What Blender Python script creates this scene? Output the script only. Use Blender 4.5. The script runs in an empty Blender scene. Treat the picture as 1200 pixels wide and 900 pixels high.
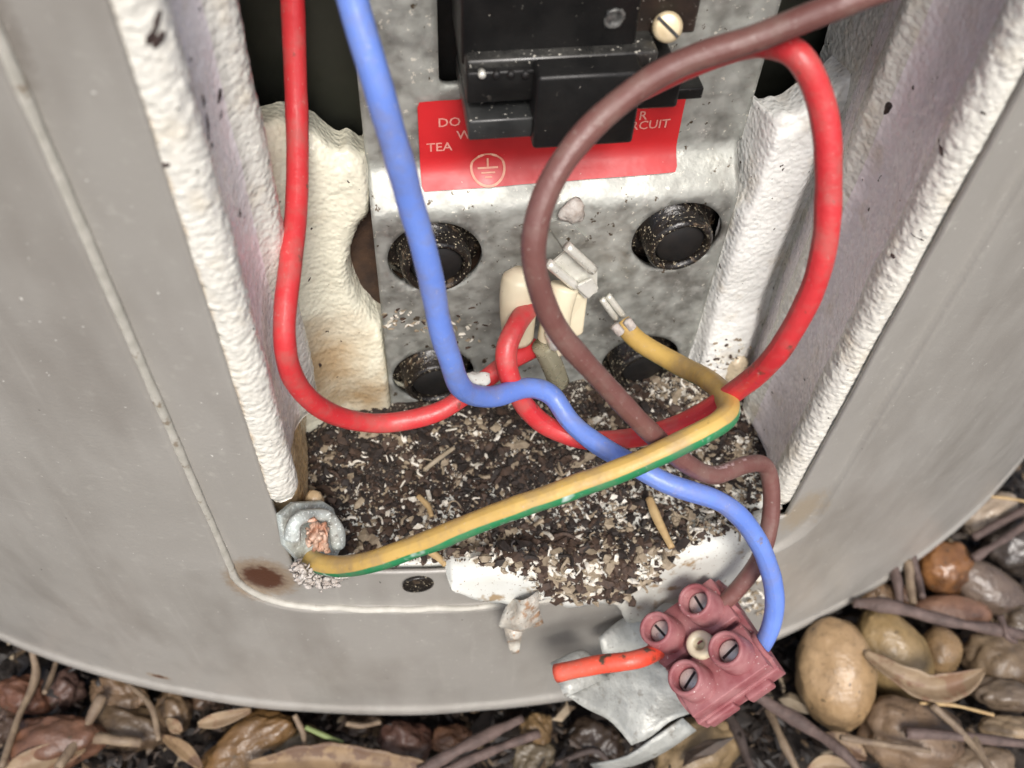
import bpy, bmesh, math, random
from mathutils import Vector, Matrix, noise
from mathutils.bvhtree import BVHTree

# ------------------------------------------------------------------ camera, sky, sun, exposure
SC = bpy.context.scene
COL = SC.collection
MM = 0.001
F = 1100.0                                   # focal length in photo pixels (photo 1200 x 900)
CAM = Vector((-25.97, -76.99, 239.11))       # millimetres; x right, y into the heater, z up
CX = Vector((0.98831, -0.14702, 0.04046))    # camera right
CYD = Vector((-0.09279, -0.79041, -0.60550)) # camera down
CZ = Vector((0.12100, 0.59467, -0.79481))    # camera forward
R = 270.0                                    # heater jacket radius; its axis stands at (0, R)

cd = bpy.data.cameras.new('camera')
cam = bpy.data.objects.new('camera', cd)
COL.objects.link(cam)
m = Matrix.Identity(4)
for i in range(3):
    m[i][0] = CX[i]; m[i][1] = -CYD[i]; m[i][2] = -CZ[i]; m[i][3] = CAM[i] * MM
cam.matrix_world = m
cd.sensor_fit = 'HORIZONTAL'; cd.sensor_width = 36.0
cd.lens = 36.0 * F / 1200.0
cd.clip_start = 0.005; cd.clip_end = 400.0
cd.dof.use_dof = True
cd.dof.focus_distance = 0.158
cd.dof.aperture_fstop = 22.0
SC.camera = cam

world = bpy.data.worlds.new('World'); SC.world = world; world.use_nodes = True
wn = world.node_tree
bg = wn.nodes['Background']
sky = wn.nodes.new('ShaderNodeTexSky'); sky.sky_type = 'NISHITA'; sky.sun_disc = False
SUN_EL, SUN_AZ = math.radians(50), math.radians(180)     # azimuth clockwise from +Y
sky.sun_elevation = SUN_EL; sky.sun_rotation = SUN_AZ
sky.air_density = 1.0; sky.dust_density = 4.0; sky.ozone_density = 1.2
wn.links.new(sky.outputs[0], bg.inputs[0]); bg.inputs[1].default_value = 0.08

sl = bpy.data.lights.new('sun', 'SUN'); sl.energy = 1.5; sl.angle = math.radians(18); sl.color = (1.0, 0.975, 0.95)
sun = bpy.data.objects.new('sun', sl); COL.objects.link(sun)
sd = Vector((math.sin(SUN_AZ) * math.cos(SUN_EL), math.cos(SUN_AZ) * math.cos(SUN_EL), math.sin(SUN_EL)))
sun.rotation_euler = sd.to_track_quat('Z', 'Y').to_euler()
sun.location = (0.3, -0.6, 1.5)

SC.render.engine = 'CYCLES'
SC.cycles.max_bounces = 6; SC.cycles.diffuse_bounces = 3; SC.cycles.glossy_bounces = 2; SC.cycles.transmission_bounces = 4
vs = SC.view_settings
vs.view_transform = 'Standard'; vs.look = 'None'; vs.gamma = 1.0; vs.exposure = 1.1; vs.use_curve_mapping = False

# ------------------------------------------------------------------ photo pixel -> place helpers (millimetres)
def ray(px, py): return CX * (px - 600) + CYD * (py - 450) + CZ * F
def at_y(px, py, y): v = ray(px, py); return CAM + v * ((y - CAM.y) / v.y)
def at_z(px, py, z): v = ray(px, py); return CAM + v * ((z - CAM.z) / v.z)
def at_w(px, py, w, D): return CAM + ray(px, py) * (D / w)          # where a rod D mm thick looks w pixels wide
def at_r(px, py, r):
    v = ray(px, py); cx, cy = CAM.x, CAM.y - R
    a = v.x * v.x + v.y * v.y; b = cx * v.x + cy * v.y; c = cx * cx + cy * cy - r * r
    return CAM + v * ((-b - math.sqrt(max(0, b * b - a * c))) / a)
def hit(bvh, px, py):
    v = ray(px, py).normalized(); r = bvh.ray_cast(CAM, v)
    return r[0], r[1]
def on_jacket(s, z, r=R):                                            # s = arc length along the jacket
    t = s / R; return Vector((r * math.sin(t), R - r * math.cos(t), z))
def N(x, y, z, f=1.0, seed=0.0): return noise.noise(Vector((x * f + seed, y * f - seed * 1.7, z * f + seed * .6)))
def sm(a, b, x):
    t = max(0.0, min(1.0, (x - a) / (b - a))); return t * t * (3 - 2 * t)

# ------------------------------------------------------------------ object helpers
def link(o, parent=None):
    COL.objects.link(o)
    if parent is not None: o.parent = parent
    return o
def mesh_obj(name, V, Fc, mats, parent=None, smooth=True, midx=None, uvs=None, origin=None):
    me = bpy.data.meshes.new(name)
    org = origin if origin is not None else Vector((0, 0, 0))
    me.from_pydata([((v[0] - org[0]) * MM, (v[1] - org[1]) * MM, (v[2] - org[2]) * MM) for v in V], [], Fc)
    for mt in (mats if isinstance(mats, (list, tuple)) else [mats]): me.materials.append(mt)
    if smooth: me.polygons.foreach_set('use_smooth', [True] * len(me.polygons))
    if midx: me.polygons.foreach_set('material_index', midx)
    if uvs:
        ul = me.uv_layers.new(name='UVMap')
        for l in me.loops: ul.data[l.index].uv = uvs[l.vertex_index]
    me.update()
    o = bpy.data.objects.new(name, me); link(o, parent)
    if origin is not None: o.location = Vector(org) * MM
    return o
def tag(o, label=None, cat=None, group=None, kind=None):
    if label: o['label'] = label
    if cat: o['category'] = cat
    if group: o['group'] = group
    if kind: o['kind'] = kind
    return o
def thing(name, label, cat, loc=(0, 0, 0), group=None):
    # an Empty; the parts are built in scene millimetres, so the inverse keeps them where they stand
    o = bpy.data.objects.new(name, None); o.empty_display_size = 0.01
    COL.objects.link(o); o.location = Vector(loc) * MM
    return tag(o, label, cat, group)
def part(o, root):
    o.parent = root
    mw = Matrix.Translation(root.location) if root.parent is None else Matrix.Translation(root.parent.location)
    o.matrix_parent_inverse = Matrix.Translation(root.location).inverted() if root.parent is None else Matrix.Identity(4)
    return o

class MB:
    """collects shapes of ONE mesh"""
    def __init__(s): s.V = []; s.F = []; s.M = []; s.U = []
    def add(s, V, Fc, mi=0):
        b = len(s.V); s.V += [Vector(v) for v in V]; s.F += [tuple(i + b for i in f) for f in Fc]; s.M += [mi] * len(Fc)
    def build(s, name, mats, parent=None, smooth=True, bevel=0, uvs=None, seg=2, sub=0):
        o = mesh_obj(name, s.V, s.F, mats, None, smooth, s.M, uvs)
        if parent is not None: part(o, parent)
        if bevel:
            b = o.modifiers.new('bevel', 'BEVEL'); b.width = bevel * MM; b.segments = seg; b.limit_method = 'ANGLE'; b.angle_limit = math.radians(35)
            b.harden_normals = False
        if sub:
            b = o.modifiers.new('sub', 'SUBSURF'); b.levels = sub; b.render_levels = sub
        return o

def box(mb, c, ex, ey, ez, mi=0):
    c = Vector(c); P = []
    for sx in (-1, 1):
        for sy in (-1, 1):
            for sz in (-1, 1): P.append(c + Vector(ex) * sx + Vector(ey) * sy + Vector(ez) * sz)
    mb.add(P, [(0, 1, 3, 2), (4, 6, 7, 5), (0, 4, 5, 1), (2, 3, 7, 6), (0, 2, 6, 4), (1, 5, 7, 3)], mi)
def abox(mb, x0, x1, y0, y1, z0, z1, mi=0):
    box(mb, ((x0 + x1) / 2, (y0 + y1) / 2, (z0 + z1) / 2), ((x1 - x0) / 2, 0, 0), (0, (y1 - y0) / 2, 0), (0, 0, (z1 - z0) / 2), mi)
def basis(ax):
    ax = Vector(ax).normalized(); t = Vector((0, 0, 1)) if abs(ax.z) < .9 else Vector((1, 0, 0))
    a = ax.cross(t).normalized(); return a, ax.cross(a).normalized(), ax
def lathe(mb, c, ax, prof, n=24, mi=0, cap0=True, cap1=True, jit=0):
    """prof: list of (radius, height along ax)"""
    a, b, ax = basis(ax); c = Vector(c); V = []; Fc = []
    for (r, h) in prof:
        for k in range(n):
            t = 2 * math.pi * k / n; rr = r * (1 + jit * N(math.cos(t), math.sin(t), h, 1.5))
            V.append(c + ax * h + (a * math.cos(t) + b * math.sin(t)) * rr)
    for i in range(len(prof) - 1):
        for k in range(n):
            k2 = (k + 1) % n; Fc.append((i * n + k, i * n + k2, (i + 1) * n + k2, (i + 1) * n + k))
    if cap0: Fc.append(tuple(range(n))[::-1])
    if cap1: Fc.append(tuple((len(prof) - 1) * n + k for k in range(n)))
    mb.add(V, Fc, mi)

def spline(P, per=14):
    P = [Vector(p) for p in P]; out = []
    Q = [P[0] * 2 - P[1]] + P + [P[-1] * 2 - P[-2]]
    for i in range(1, len(Q) - 2):
        p0, p1, p2, p3 = Q[i - 1], Q[i], Q[i + 1], Q[i + 2]
        t0 = 0; t1 = t0 + max(1e-4, (p1 - p0).length) ** .5; t2 = t1 + max(1e-4, (p2 - p1).length) ** .5; t3 = t2 + max(1e-4, (p3 - p2).length) ** .5
        for k in range(per):
            t = t1 + (t2 - t1) * k / per
            A1 = p0 * ((t1 - t) / (t1 - t0)) + p1 * ((t - t0) / (t1 - t0)); A2 = p1 * ((t2 - t) / (t2 - t1)) + p2 * ((t - t1) / (t2 - t1)); A3 = p2 * ((t3 - t) / (t3 - t2)) + p3 * ((t - t2) / (t3 - t2))
            B1 = A1 * ((t2 - t) / (t2 - t0)) + A2 * ((t - t0) / (t2 - t0)); B2 = A2 * ((t3 - t) / (t3 - t1)) + A3 * ((t - t1) / (t3 - t1))
            out.append(B1 * ((t2 - t) / (t2 - t1)) + B2 * ((t - t1) / (t2 - t1)))
    out.append(P[-1]); return out
def tube(path, rad, n=18, ref=None, wob=0.0, seed=0, caps=True):
    """returns V, F, UV(u = mm along, v = turns)"""
    V = []; Fc = []; U = []; L = 0; a = None
    for i, p in enumerate(path):
        d = (path[min(i + 1, len(path) - 1)] - path[max(i - 1, 0)]).normalized()
        if a is None:
            a = Vector(ref) if ref else basis(d)[0]
        a = (a - d * a.dot(d)).normalized(); b = d.cross(a)
        if i: L += (p - path[i - 1]).length
        r = rad(i / (len(path) - 1)) if callable(rad) else rad
        for k in range(n + 1):
            t = 2 * math.pi * k / n
            rr = r * (1 + wob * N(p.x, p.y, p.z, .18, seed) + wob * .6 * N(math.cos(t) * 2, math.sin(t) * 2, L, .25, seed))
            V.append(p + (a * math.cos(t) + b * math.sin(t)) * rr); U.append((L * .01, k / n))
    w = n + 1
    for i in range(len(path) - 1):
        for k in range(n): Fc.append((i * w + k, i * w + k + 1, (i + 1) * w + k + 1, (i + 1) * w + k))
    if caps:
        Fc.append(tuple(range(n))[::-1]); Fc.append(tuple((len(path) - 1) * w + k for k in range(n)))
    return V, Fc, U

# ------------------------------------------------------------------ materials
def new_mat(name):
    mt = bpy.data.materials.new(name); mt.use_nodes = True
    nt = mt.node_tree; b = nt.nodes['Principled BSDF']
    return mt, nt, b
def nd(nt, t, **kw):
    n = nt.nodes.new(t)
    for k, v in kw.items(): setattr(n, k, v)
    return n
def coords(nt, scale=1000.0, kind='Object', mul=(1, 1, 1)):
    tc = nd(nt, 'ShaderNodeTexCoord'); mp = nd(nt, 'ShaderNodeMapping')
    mp.inputs['Scale'].default_value = [scale * k for k in mul]
    nt.links.new(tc.outputs[kind], mp.inputs['Vector']); return mp.outputs[0]     # millimetres
NZC = {}
def nz(nt, vec, scale, detail=3, rough=.55):
    key = (nt.name, id(nt), vec.node.name, scale, detail, rough)
    if key in NZC: return NZC[key].outputs['Fac']
    n = nd(nt, 'ShaderNodeTexNoise'); NZC[key] = n; n.inputs['Scale'].default_value = scale; n.inputs['Detail'].default_value = min(detail, 3); n.inputs['Roughness'].default_value = rough
    nt.links.new(vec, n.inputs['Vector']); return n.outputs['Fac']
def rampf(nt, fac, a, b):
    r = nd(nt, 'ShaderNodeMapRange'); r.inputs['From Min'].default_value = a; r.inputs['From Max'].default_value = b; r.clamp = True
    nt.links.new(fac, r.inputs['Value']); return r.outputs[0]
def mix(nt, fac, A, B):
    mx = nd(nt, 'ShaderNodeMix', data_type='RGBA')
    for sock, v in ((mx.inputs[6], A), (mx.inputs[7], B)):
        if isinstance(v, (tuple, list)): sock.default_value = (v[0], v[1], v[2], 1)
        else: nt.links.new(v, sock)
    if isinstance(fac, (int, float)): mx.inputs[0].default_value = fac
    else: nt.links.new(fac, mx.inputs[0])
    return mx.outputs[2]
def math_(nt, op, a, b=None):
    n = nd(nt, 'ShaderNodeMath', operation=op)
    for i, v in enumerate((a, b)):
        if v is None: continue
        if isinstance(v, (int, float)): n.inputs[i].default_value = v
        else: nt.links.new(v, n.inputs[i])
    return n.outputs[0]
def bump(nt, bs, h, dist, strength=1.0):
    n = nd(nt, 'ShaderNodeBump'); n.inputs['Distance'].default_value = dist * MM; n.inputs['Strength'].default_value = strength
    nt.links.new(h, n.inputs['Height']); nt.links.new(n.outputs[0], bs.inputs['Normal'])
def spot(nt, vec, c, r, soft=.5, wob=0.0, wsc=.3, mul=(1, 1, 1)):
    """0..1 mask round a point in mm, ragged by noise"""
    s = nd(nt, 'ShaderNodeVectorMath', operation='SUBTRACT'); nt.links.new(vec, s.inputs[0]); s.inputs[1].default_value = c
    k = nd(nt, 'ShaderNodeVectorMath', operation='MULTIPLY'); nt.links.new(s.outputs[0], k.inputs[0]); k.inputs[1].default_value = mul
    l = nd(nt, 'ShaderNodeVectorMath', operation='LENGTH'); nt.links.new(k.outputs[0], l.inputs[0])
    d = l.outputs['Value']
    if wob: d = math_(nt, 'ADD', d, math_(nt, 'MULTIPLY', math_(nt, 'SUBTRACT', nz(nt, vec, wsc, 4), .5), wob))
    return rampf(nt, d, r, r * (1 - soft))
def simple(name, c1, c2=None, sc=.3, rough=.5, metal=0.0, bsc=None, bd=.1, specks=None, speck_c=(.6, .56, .48), coord='Object', cmul=1000.0, spec=None, lo=.35, hi=.65, dirt=None, dirt_c=(.05, .035, .025), dsc=.35):
    mt, nt, b = new_mat(name); v = coords(nt, cmul, coord)
    col = mix(nt, rampf(nt, nz(nt, v, sc, 4), lo, hi), c1, c2 or tuple(k * .75 for k in c1))
    if dirt: col = mix(nt, rampf(nt, nz(nt, v, dsc, 5, .65), dirt, dirt + .09), col, dirt_c)
    if specks:
        col = mix(nt, rampf(nt, nz(nt, v, 1.9, 2), specks, specks + .04), col, speck_c)
    nt.links.new(col, b.inputs['Base Color']); b.inputs['Metallic'].default_value = metal
    nt.links.new(math_(nt, 'ADD', math_(nt, 'MULTIPLY', nz(nt, v, sc * 2.3, 3), .3), rough - .15), b.inputs['Roughness'])
    if spec is not None: b.inputs['Specular IOR Level'].default_value = spec
    if bsc: bump(nt, b, nz(nt, v, bsc, 4), bd)
    return mt
M = {}

def mat_jacket():
    mt, nt, b = new_mat('grey_painted_steel'); v = coords(nt)
    c = mix(nt, nz(nt, v, .03, 5), (.275, .26, .232), (.335, .32, .292))
    c = mix(nt, rampf(nt, nz(nt, v, .5, 3), .60, .8), c, (.36, .345, .31))
    c = mix(nt, math_(nt, 'MULTIPLY', rampf(nt, nz(nt, coords(nt, 1000, 'Object', (1, 1, .35)), .055, 3, .7), .46, .70), .42), c, (.16, .142, .122))
    c = mix(nt, math_(nt, 'MULTIPLY', rampf(nt, nz(nt, coords(nt, 1000, 'Object', (1, 1, .06)), .5, 3, .6), .60, .75), .16), c, (.44, .42, .38))
    # rust blisters
    for pc, r, ml in ((at_r(306, 685, R), 6.0, (1, 1, .85)), (at_r(186, 793, R), 1.6, (.6, 1, 1.4))):
        c = mix(nt, math_(nt, 'MULTIPLY', spot(nt, v, pc, r * 1.3, .3, 3.6, .9, ml), .7), c, (.22, .15, .085))
        c = mix(nt, spot(nt, v, pc, r * .85, .35, 3.4, .9, ml), c, (.075, .030, .016))
    c = mix(nt, math_(nt, 'MULTIPLY', spot(nt, v, at_r(944, 604, R), 5.5, .5, 5.0, .9, (1, 1, .6)), .6), c, (.30, .235, .15))
    # brown run mark high on the left
    c = mix(nt, math_(nt, 'MULTIPLY', spot(nt, v, at_r(12, 60, R), 3.4, .8, 3.0, .9, (1.8, 1, .45)), .6), c, (.09, .07, .055))
    # seam along the bottom
    sx = nd(nt, 'ShaderNodeSeparateXYZ'); nt.links.new(v, sx.inputs[0])
    z = sx.outputs[2]
    wob = math_(nt, 'ADD', z, math_(nt, 'MULTIPLY', nz(nt, v, .12, 2), .8))
    edge = math_(nt, 'MULTIPLY', rampf(nt, wob, 2.6, .6), rampf(nt, nz(nt, v, .09, 4), .3, .6))
    c = mix(nt, edge, c, (.62, .6, .55))
    # specks and scuffs
    c = mix(nt, rampf(nt, nz(nt, v, 1.1, 2), .735, .76), c, (.62, .6, .55))
    c = mix(nt, rampf(nt, nz(nt, coords(nt, 1000, 'Object', (1.2, 1.2, .9)), .55, 2), .772, .79), c, (.035, .03, .025))
    vs_ = coords(nt, 1000, 'Object', (.06, .06, 1.2))
    c = mix(nt, math_(nt, 'MULTIPLY', rampf(nt, nz(nt, vs_, .7, 2), .73, .80), .22), c, (.5, .48, .44))
    nt.links.new(c, b.inputs['Base Color'])
    nt.links.new(math_(nt, 'ADD', math_(nt, 'MULTIPLY', nz(nt, v, .15, 4), .28), .24), b.inputs['Roughness'])
    bump(nt, b, math_(nt, 'ADD', math_(nt, 'MULTIPLY', nz(nt, v, .035, 2), 6.0), nz(nt, v, 1.6, 3)), .05)
    return mt
def mat_foam(name, c1, c2, stain=(), rip=1.0, pebbly=1.0, edge=False):
    mt, nt, b = new_mat(name); v = coords(nt)
    c = mix(nt, nz(nt, v, .08, 4), c1, c2)
    c = mix(nt, math_(nt, 'MULTIPLY', rampf(nt, nz(nt, v, .16, 4), .56, .75), .35), c, (.52, .40, .22))
    if edge:                                   # tan staining where the foam meets the cut metal edge
        sx = nd(nt, 'ShaderNodeSeparateXYZ'); nt.links.new(v, sx.inputs[0])
        c = mix(nt, math_(nt, 'MULTIPLY', rampf(nt, math_(nt, 'ADD', sx.outputs[0], math_(nt, 'MULTIPLY', nz(nt, v, .25, 3), 2.2)), -46.9, -48.0), .8), c, (.42, .27, .12))
    for pc, r, ml in stain:
        c = mix(nt, math_(nt, 'MULTIPLY', spot(nt, v, pc, r, .8, r * .9, .22, ml), .8), c, (.36, .22, .09))
    c = mix(nt, rampf(nt, nz(nt, v, .75, 2), .735, .755), c, (.035, .022, .015))
    nt.links.new(c, b.inputs['Base Color'])
    nt.links.new(math_(nt, 'ADD', math_(nt, 'MULTIPLY', nz(nt, v, .5, 3), .3), .12), b.inputs['Roughness'])
    vo = nd(nt, 'ShaderNodeTexVoronoi', feature='SMOOTH_F1'); vo.inputs['Scale'].default_value = 1.05; vo.inputs['Smoothness'].default_value = .6
    nt.links.new(v, vo.inputs['Vector'])
    h = math_(nt, 'SUBTRACT', math_(nt, 'MULTIPLY', nz(nt, coords(nt, 1000, 'Object', (.6, .6, 1.2)), .9, 3), .8 * rip), math_(nt, 'MULTIPLY', vo.outputs['Distance'], .7 * pebbly))
    bump(nt, b, h, .30)
    return mt
def mat_galv():
    mt, nt, b = new_mat('galvanised_steel'); v = coords(nt)
    vo = nd(nt, 'ShaderNodeTexVoronoi'); vo.inputs['Scale'].default_value = .32; nt.links.new(v, vo.inputs['Vector'])
    c = mix(nt, vo.outputs['Color'], (.40, .41, .375), (.46, .47, .435))
    c = mix(nt, rampf(nt, nz(nt, v, .14, 5, .65), .48, .72), c, (.24, .235, .21))
    c = mix(nt, rampf(nt, nz(nt, v, .33, 5, .7), .58, .74), c, (.48, .475, .44))
    c = mix(nt, rampf(nt, nz(nt, v, .9, 3, .6), .64, .69), c, (.70, .68, .60))
    c = mix(nt, rampf(nt, nz(nt, coords(nt, 1000, 'Object', (1.3, 1.3, 1)), .42, 4, .6), .655, .70), c, (.10, .075, .05))
    nt.links.new(c, b.inputs['Base Color'])
    nt.links.new(rampf(nt, nz(nt, v, .3, 4), .9, .2), b.inputs['Metallic'])
    nt.links.new(math_(nt, 'ADD', math_(nt, 'MULTIPLY', nz(nt, v, .3, 4), .3), .40), b.inputs['Roughness'])
    bump(nt, b, nz(nt, v, .8, 4), .12)
    return mt
def mat_wire(name, c1, c2, print_c, stain=(.08, .05, .03), c3=None, rough=.36, dirt=.66):
    """UV: x = 10 mm units along the wire, y = turns round it"""
    mt, nt, b = new_mat(name); v = coords(nt)
    c = mix(nt, rampf(nt, nz(nt, v, .11, 4), .3, .7), c1, c2)
    tc = nd(nt, 'ShaderNodeTexCoord'); sx = nd(nt, 'ShaderNodeSeparateXYZ'); nt.links.new(tc.outputs['UV'], sx.inputs[0])
    if c3:                                     # green stripe on one half of the yellow wire
        k = math_(nt, 'ADD', sx.outputs[1], math_(nt, 'MULTIPLY', math_(nt, 'SUBTRACT', nz(nt, v, .12, 3), .5), .06))
        st = math_(nt, 'MULTIPLY', rampf(nt, k, .42, .44), rampf(nt, k, .88, .86))
        c = mix(nt, st, c, mix(nt, nz(nt, v, .2, 3), c3, tuple(q * .7 for q in c3)))
        c = mix(nt, math_(nt, 'MULTIPLY', st, rampf(nt, nz(nt, v, .16, 4, .6), .60, .72)), c, (.62, .70, .66))
    c = mix(nt, rampf(nt, nz(nt, v, .3, 5, .6), dirt, dirt + .08), c, stain)
    c = mix(nt, math_(nt, 'MULTIPLY', rampf(nt, nz(nt, v, .22, 3, .7), .46, .66), .6), c, mix(nt, .5, c, (.20, .16, .13)))
    c = mix(nt, math_(nt, 'MULTIPLY', rampf(nt, nz(nt, v, 1.4, 2), .66, .78), .35), c, (.45, .40, .35))
    # worn pale print, a broken line along the wire
    if print_c:
        mp = nd(nt, 'ShaderNodeMapping'); mp.inputs['Scale'].default_value = (95, 9, 1); nt.links.new(tc.outputs['UV'], mp.inputs[0])
        dash = rampf(nt, nz(nt, mp.outputs[0], 1.0, 2), .52, .62)
        wid = math_(nt, 'LESS_THAN', math_(nt, 'ABSOLUTE', math_(nt, 'SUBTRACT', sx.outputs[1], print_c[1])), .045)
        run = rampf(nt, nz(nt, tc.outputs['UV'], 9.0, 0), .45, .55)
        c = mix(nt, math_(nt, 'MULTIPLY', math_(nt, 'MULTIPLY', math_(nt, 'MULTIPLY', dash, wid), run), .55), c, print_c[0])
    c = mix(nt, rampf(nt, nz(nt, v, .8, 3, .6), .735, .76), c, (.60, .56, .5))
    nt.links.new(c, b.inputs['Base Color'])
    nt.links.new(math_(nt, 'ADD', math_(nt, 'MULTIPLY', nz(nt, v, .5, 4), .28), rough - .1), b.inputs['Roughness'])
    bump(nt, b, nz(nt, v, .55, 4), .14)
    return mt

M['jacket'] = mat_jacket()
M['foam'] = mat_foam('cream_foam', (.68, .66, .585), (.73, .715, .65), [(at_y(352, 560, 22), 13, (1, .6, .5))], edge=True)
M['foam_back'] = mat_foam('yellowed_foam', (.76, .735, .57), (.80, .785, .66), [(at_y(372, 425, 40), 15, (1, 1, .9)), (at_y(430, 470, 38), 10, (1, 1, 1)), (at_y(860, 440, 40), 9, (1, 1, 1))], rip=.5)
M['skin'] = mat_foam('smooth_foam_skin', (.80, .735, .735), (.84, .785, .785), [(at_y(350, 530, 24), 12, (1, .5, .5))], rip=.12, pebbly=.75)
M['foam_white'] = mat_foam('white_foam', (.82, .815, .77), (.85, .85, .81), [(at_y(862, 440, 39), 10, (1, 1, 1)), (at_y(905, 470, 39), 7, (1, 1, 1))], rip=.4)
M['galv'] = mat_galv()
M['tank'] = simple('dark_tank_steel', (.055, .060, .045), (.085, .088, .068), .06, .5, bsc=.4, bd=.08)
M['rust'] = simple('rusty_flange', (.075, .040, .022), (.035, .02, .014), .25, .7, bsc=.9, bd=.2)
M['black'] = simple('black_plastic', (.006, .006, .006), (.012, .0115, .011), .2, .42, specks=.74, speck_c=(.35, .33, .28), bsc=1.2, bd=.04, spec=.3, dirt=.68, dirt_c=(.06, .055, .048))
M['bolt'] = simple('oily_black_bolt', (.007, .006, .0055), (.018, .014, .011), .3, .30, specks=.63, speck_c=(.40, .35, .25), bsc=1.0, bd=.15, dirt=.58, dirt_c=(.10, .07, .045))
M['hole'] = simple('black_rubber', (.006, .006, .006), (.012, .010, .009), .4, .6)
M['cream'] = simple('aged_brass', (.62, .52, .34), (.50, .40, .24), .5, .4, metal=.25)
M['steel'] = simple('tinned_metal', (.70, .69, .62), (.58, .57, .50), .5, .32, metal=.35)
M['copper'] = simple('copper_strands', (.42, .20, .12), (.58, .42, .32), .6, .55, metal=.2, bsc=2, bd=.15)
M['verd'] = simple('corroded_metal', (.50, .55, .52), (.36, .37, .34), .35, .55, metal=.25, specks=.60, speck_c=(.72, .76, .73), bsc=.9, bd=.25, dirt=.64)
M['crust'] = simple('white_crust', (.50, .47, .43), (.34, .29, .25), .6, .7, bsc=1.2, bd=.3)
M['ivory'] = simple('ivory_plastic', (.70, .64, .47), (.62, .54, .38), .1, .38, dirt=.68, dirt_c=(.3, .22, .12))
M['white'] = simple('white_enamel', (.60, .61, .57), (.52, .52, .47), .09, .45, specks=.66, speck_c=(.2, .13, .08), bsc=.3, bd=.15, dirt=.60, dirt_c=(.30, .22, .13), dsc=.2)
M['sticker'] = simple('red_vinyl', (.60, .022, .026), (.52, .018, .022), .12, .42, specks=.75, speck_c=(.7, .55, .45), bsc=.25, bd=.08)
M['print'] = simple('worn_print', (.66, .24, .20), (.72, .34, .28), .9, .5)
M['goldprint'] = simple('worn_gold_print', (.74, .40, .26), (.70, .28, .20), .9, .5)
M['block'] = simple('dusty_maroon_plastic', (.225, .060, .066), (.34, .15, .15), .22, .62, specks=.70, speck_c=(.68, .6, .56), bsc=.9, bd=.07, dirt=.70, dirt_c=(.12, .03, .03))
M['red'] = mat_wire('red_pvc', (.50, .026, .032), (.58, .045, .048), ((.80, .42, .38), .35))
M['redor'] = mat_wire('faded_red_pvc', (.66, .065, .035), (.72, .11, .06), None, dirt=.60)
M['blue'] = mat_wire('blue_pvc', (.115, .20, .56), (.15, .25, .63), None, (.16, .14, .18), dirt=.69)
M['brown'] = mat_wire('brown_pvc', (.135, .056, .048), (.18, .08, .068), ((.55, .42, .42), .72), (.07, .03, .025), rough=.42)
M['yg'] = mat_wire('yellow_green_pvc', (.54, .36, .10), (.44, .28, .08), None, (.16, .09, .03), (.025, .22, .085), rough=.42)
M['clear'] = simple('yellowed_sleeve', (.50, .48, .34), (.42, .40, .28), .2, .25)
M['clear'].node_tree.nodes['Principled BSDF'].inputs['Transmission Weight'].default_value = .45

# ------------------------------------------------------------------ ground (structure)
def grid_axis():
    a = [x * 6.0 for x in range(-70, 71)]; s = 8.0; x = a[-1]; out = []
    while x < 60000: s *= 1.35; x += s; out.append(x)
    return [-q for q in reversed(out)] + a + out
GZ = -20.0
gx = grid_axis(); V = []; Fc = []
for y in gx:
    for x in gx:
        near = 1 if abs(x) < 450 and abs(y) < 450 else 0
        V.append((x, y, GZ + (2.2 * N(x, y, 0, .04) + 1.2 * N(x, y, 3, .13)) * near))
n = len(gx)
for j in range(n - 1):
    for i in range(n - 1): Fc.append((j * n + i, j * n + i + 1, (j + 1) * n + i + 1, (j + 1) * n + i))
M['soil'] = simple('dark_soil', (.014, .010, .008), (.03, .022, .016), .05, .8, bsc=.35, bd=1.2)
tag(mesh_obj('ground', V, Fc, M['soil']), 'dark damp soil under the pebbles and leaf litter', 'ground', kind='structure')

# ------------------------------------------------------------------ water heater
OW, OZ0, OZ1 = 48.9, 76.5, 245.0                 # opening: half width along the arc, bottom, top
heater = thing('water_heater', 'grey painted cylindrical water heater with its access cover off', 'water heater', (0, R, 0))
# jacket -------------------------------------------------------------------------------------------------
def axis_s():
    L = []; x = 0
    while x < 80: L.append(x); x += (.45 if 55 < x < 63 else .9) if 44 < x < 70 else 2.0
    L = [q for q in L if abs(q - OW) > .5] + [OW]; L.sort()
    half = math.pi * R; x = 82
    while x < half: L.append(x); x += 6
    L = [-q for q in reversed(L[1:])] + L
    return L
SA = axis_s()
ZA = [0, .35, .9, 1.8, 3.0, 4.2, 4.7, 5.2, 6, 8]
z = 11
while z < 54: ZA.append(z); z += 3
while z < 84: ZA.append(z); z += .4 if z < 66 else .75
while z < 262: ZA.append(z); z += 4
while z < 1250: ZA.append(z); z += 60
ZA = sorted([q for q in ZA if abs(q - OZ0) > .3 and abs(q - OZ1) > 1.5] + [OZ0, OZ1])
def recess(s, z):
    cx0, cx1, z0, z1, rc = -60.7, 57.2, 61.5, 252.0, 13.0
    hx, hz = (cx1 - cx0) / 2, (z1 - z0) / 2; px, pz = abs(s - (cx0 + cx1) / 2) - hx + rc, abs(z - (z0 + z1) / 2) - hz + rc
    d = min(max(px, pz), 0) + math.hypot(max(px, 0), max(pz, 0)) - rc
    return d
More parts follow.
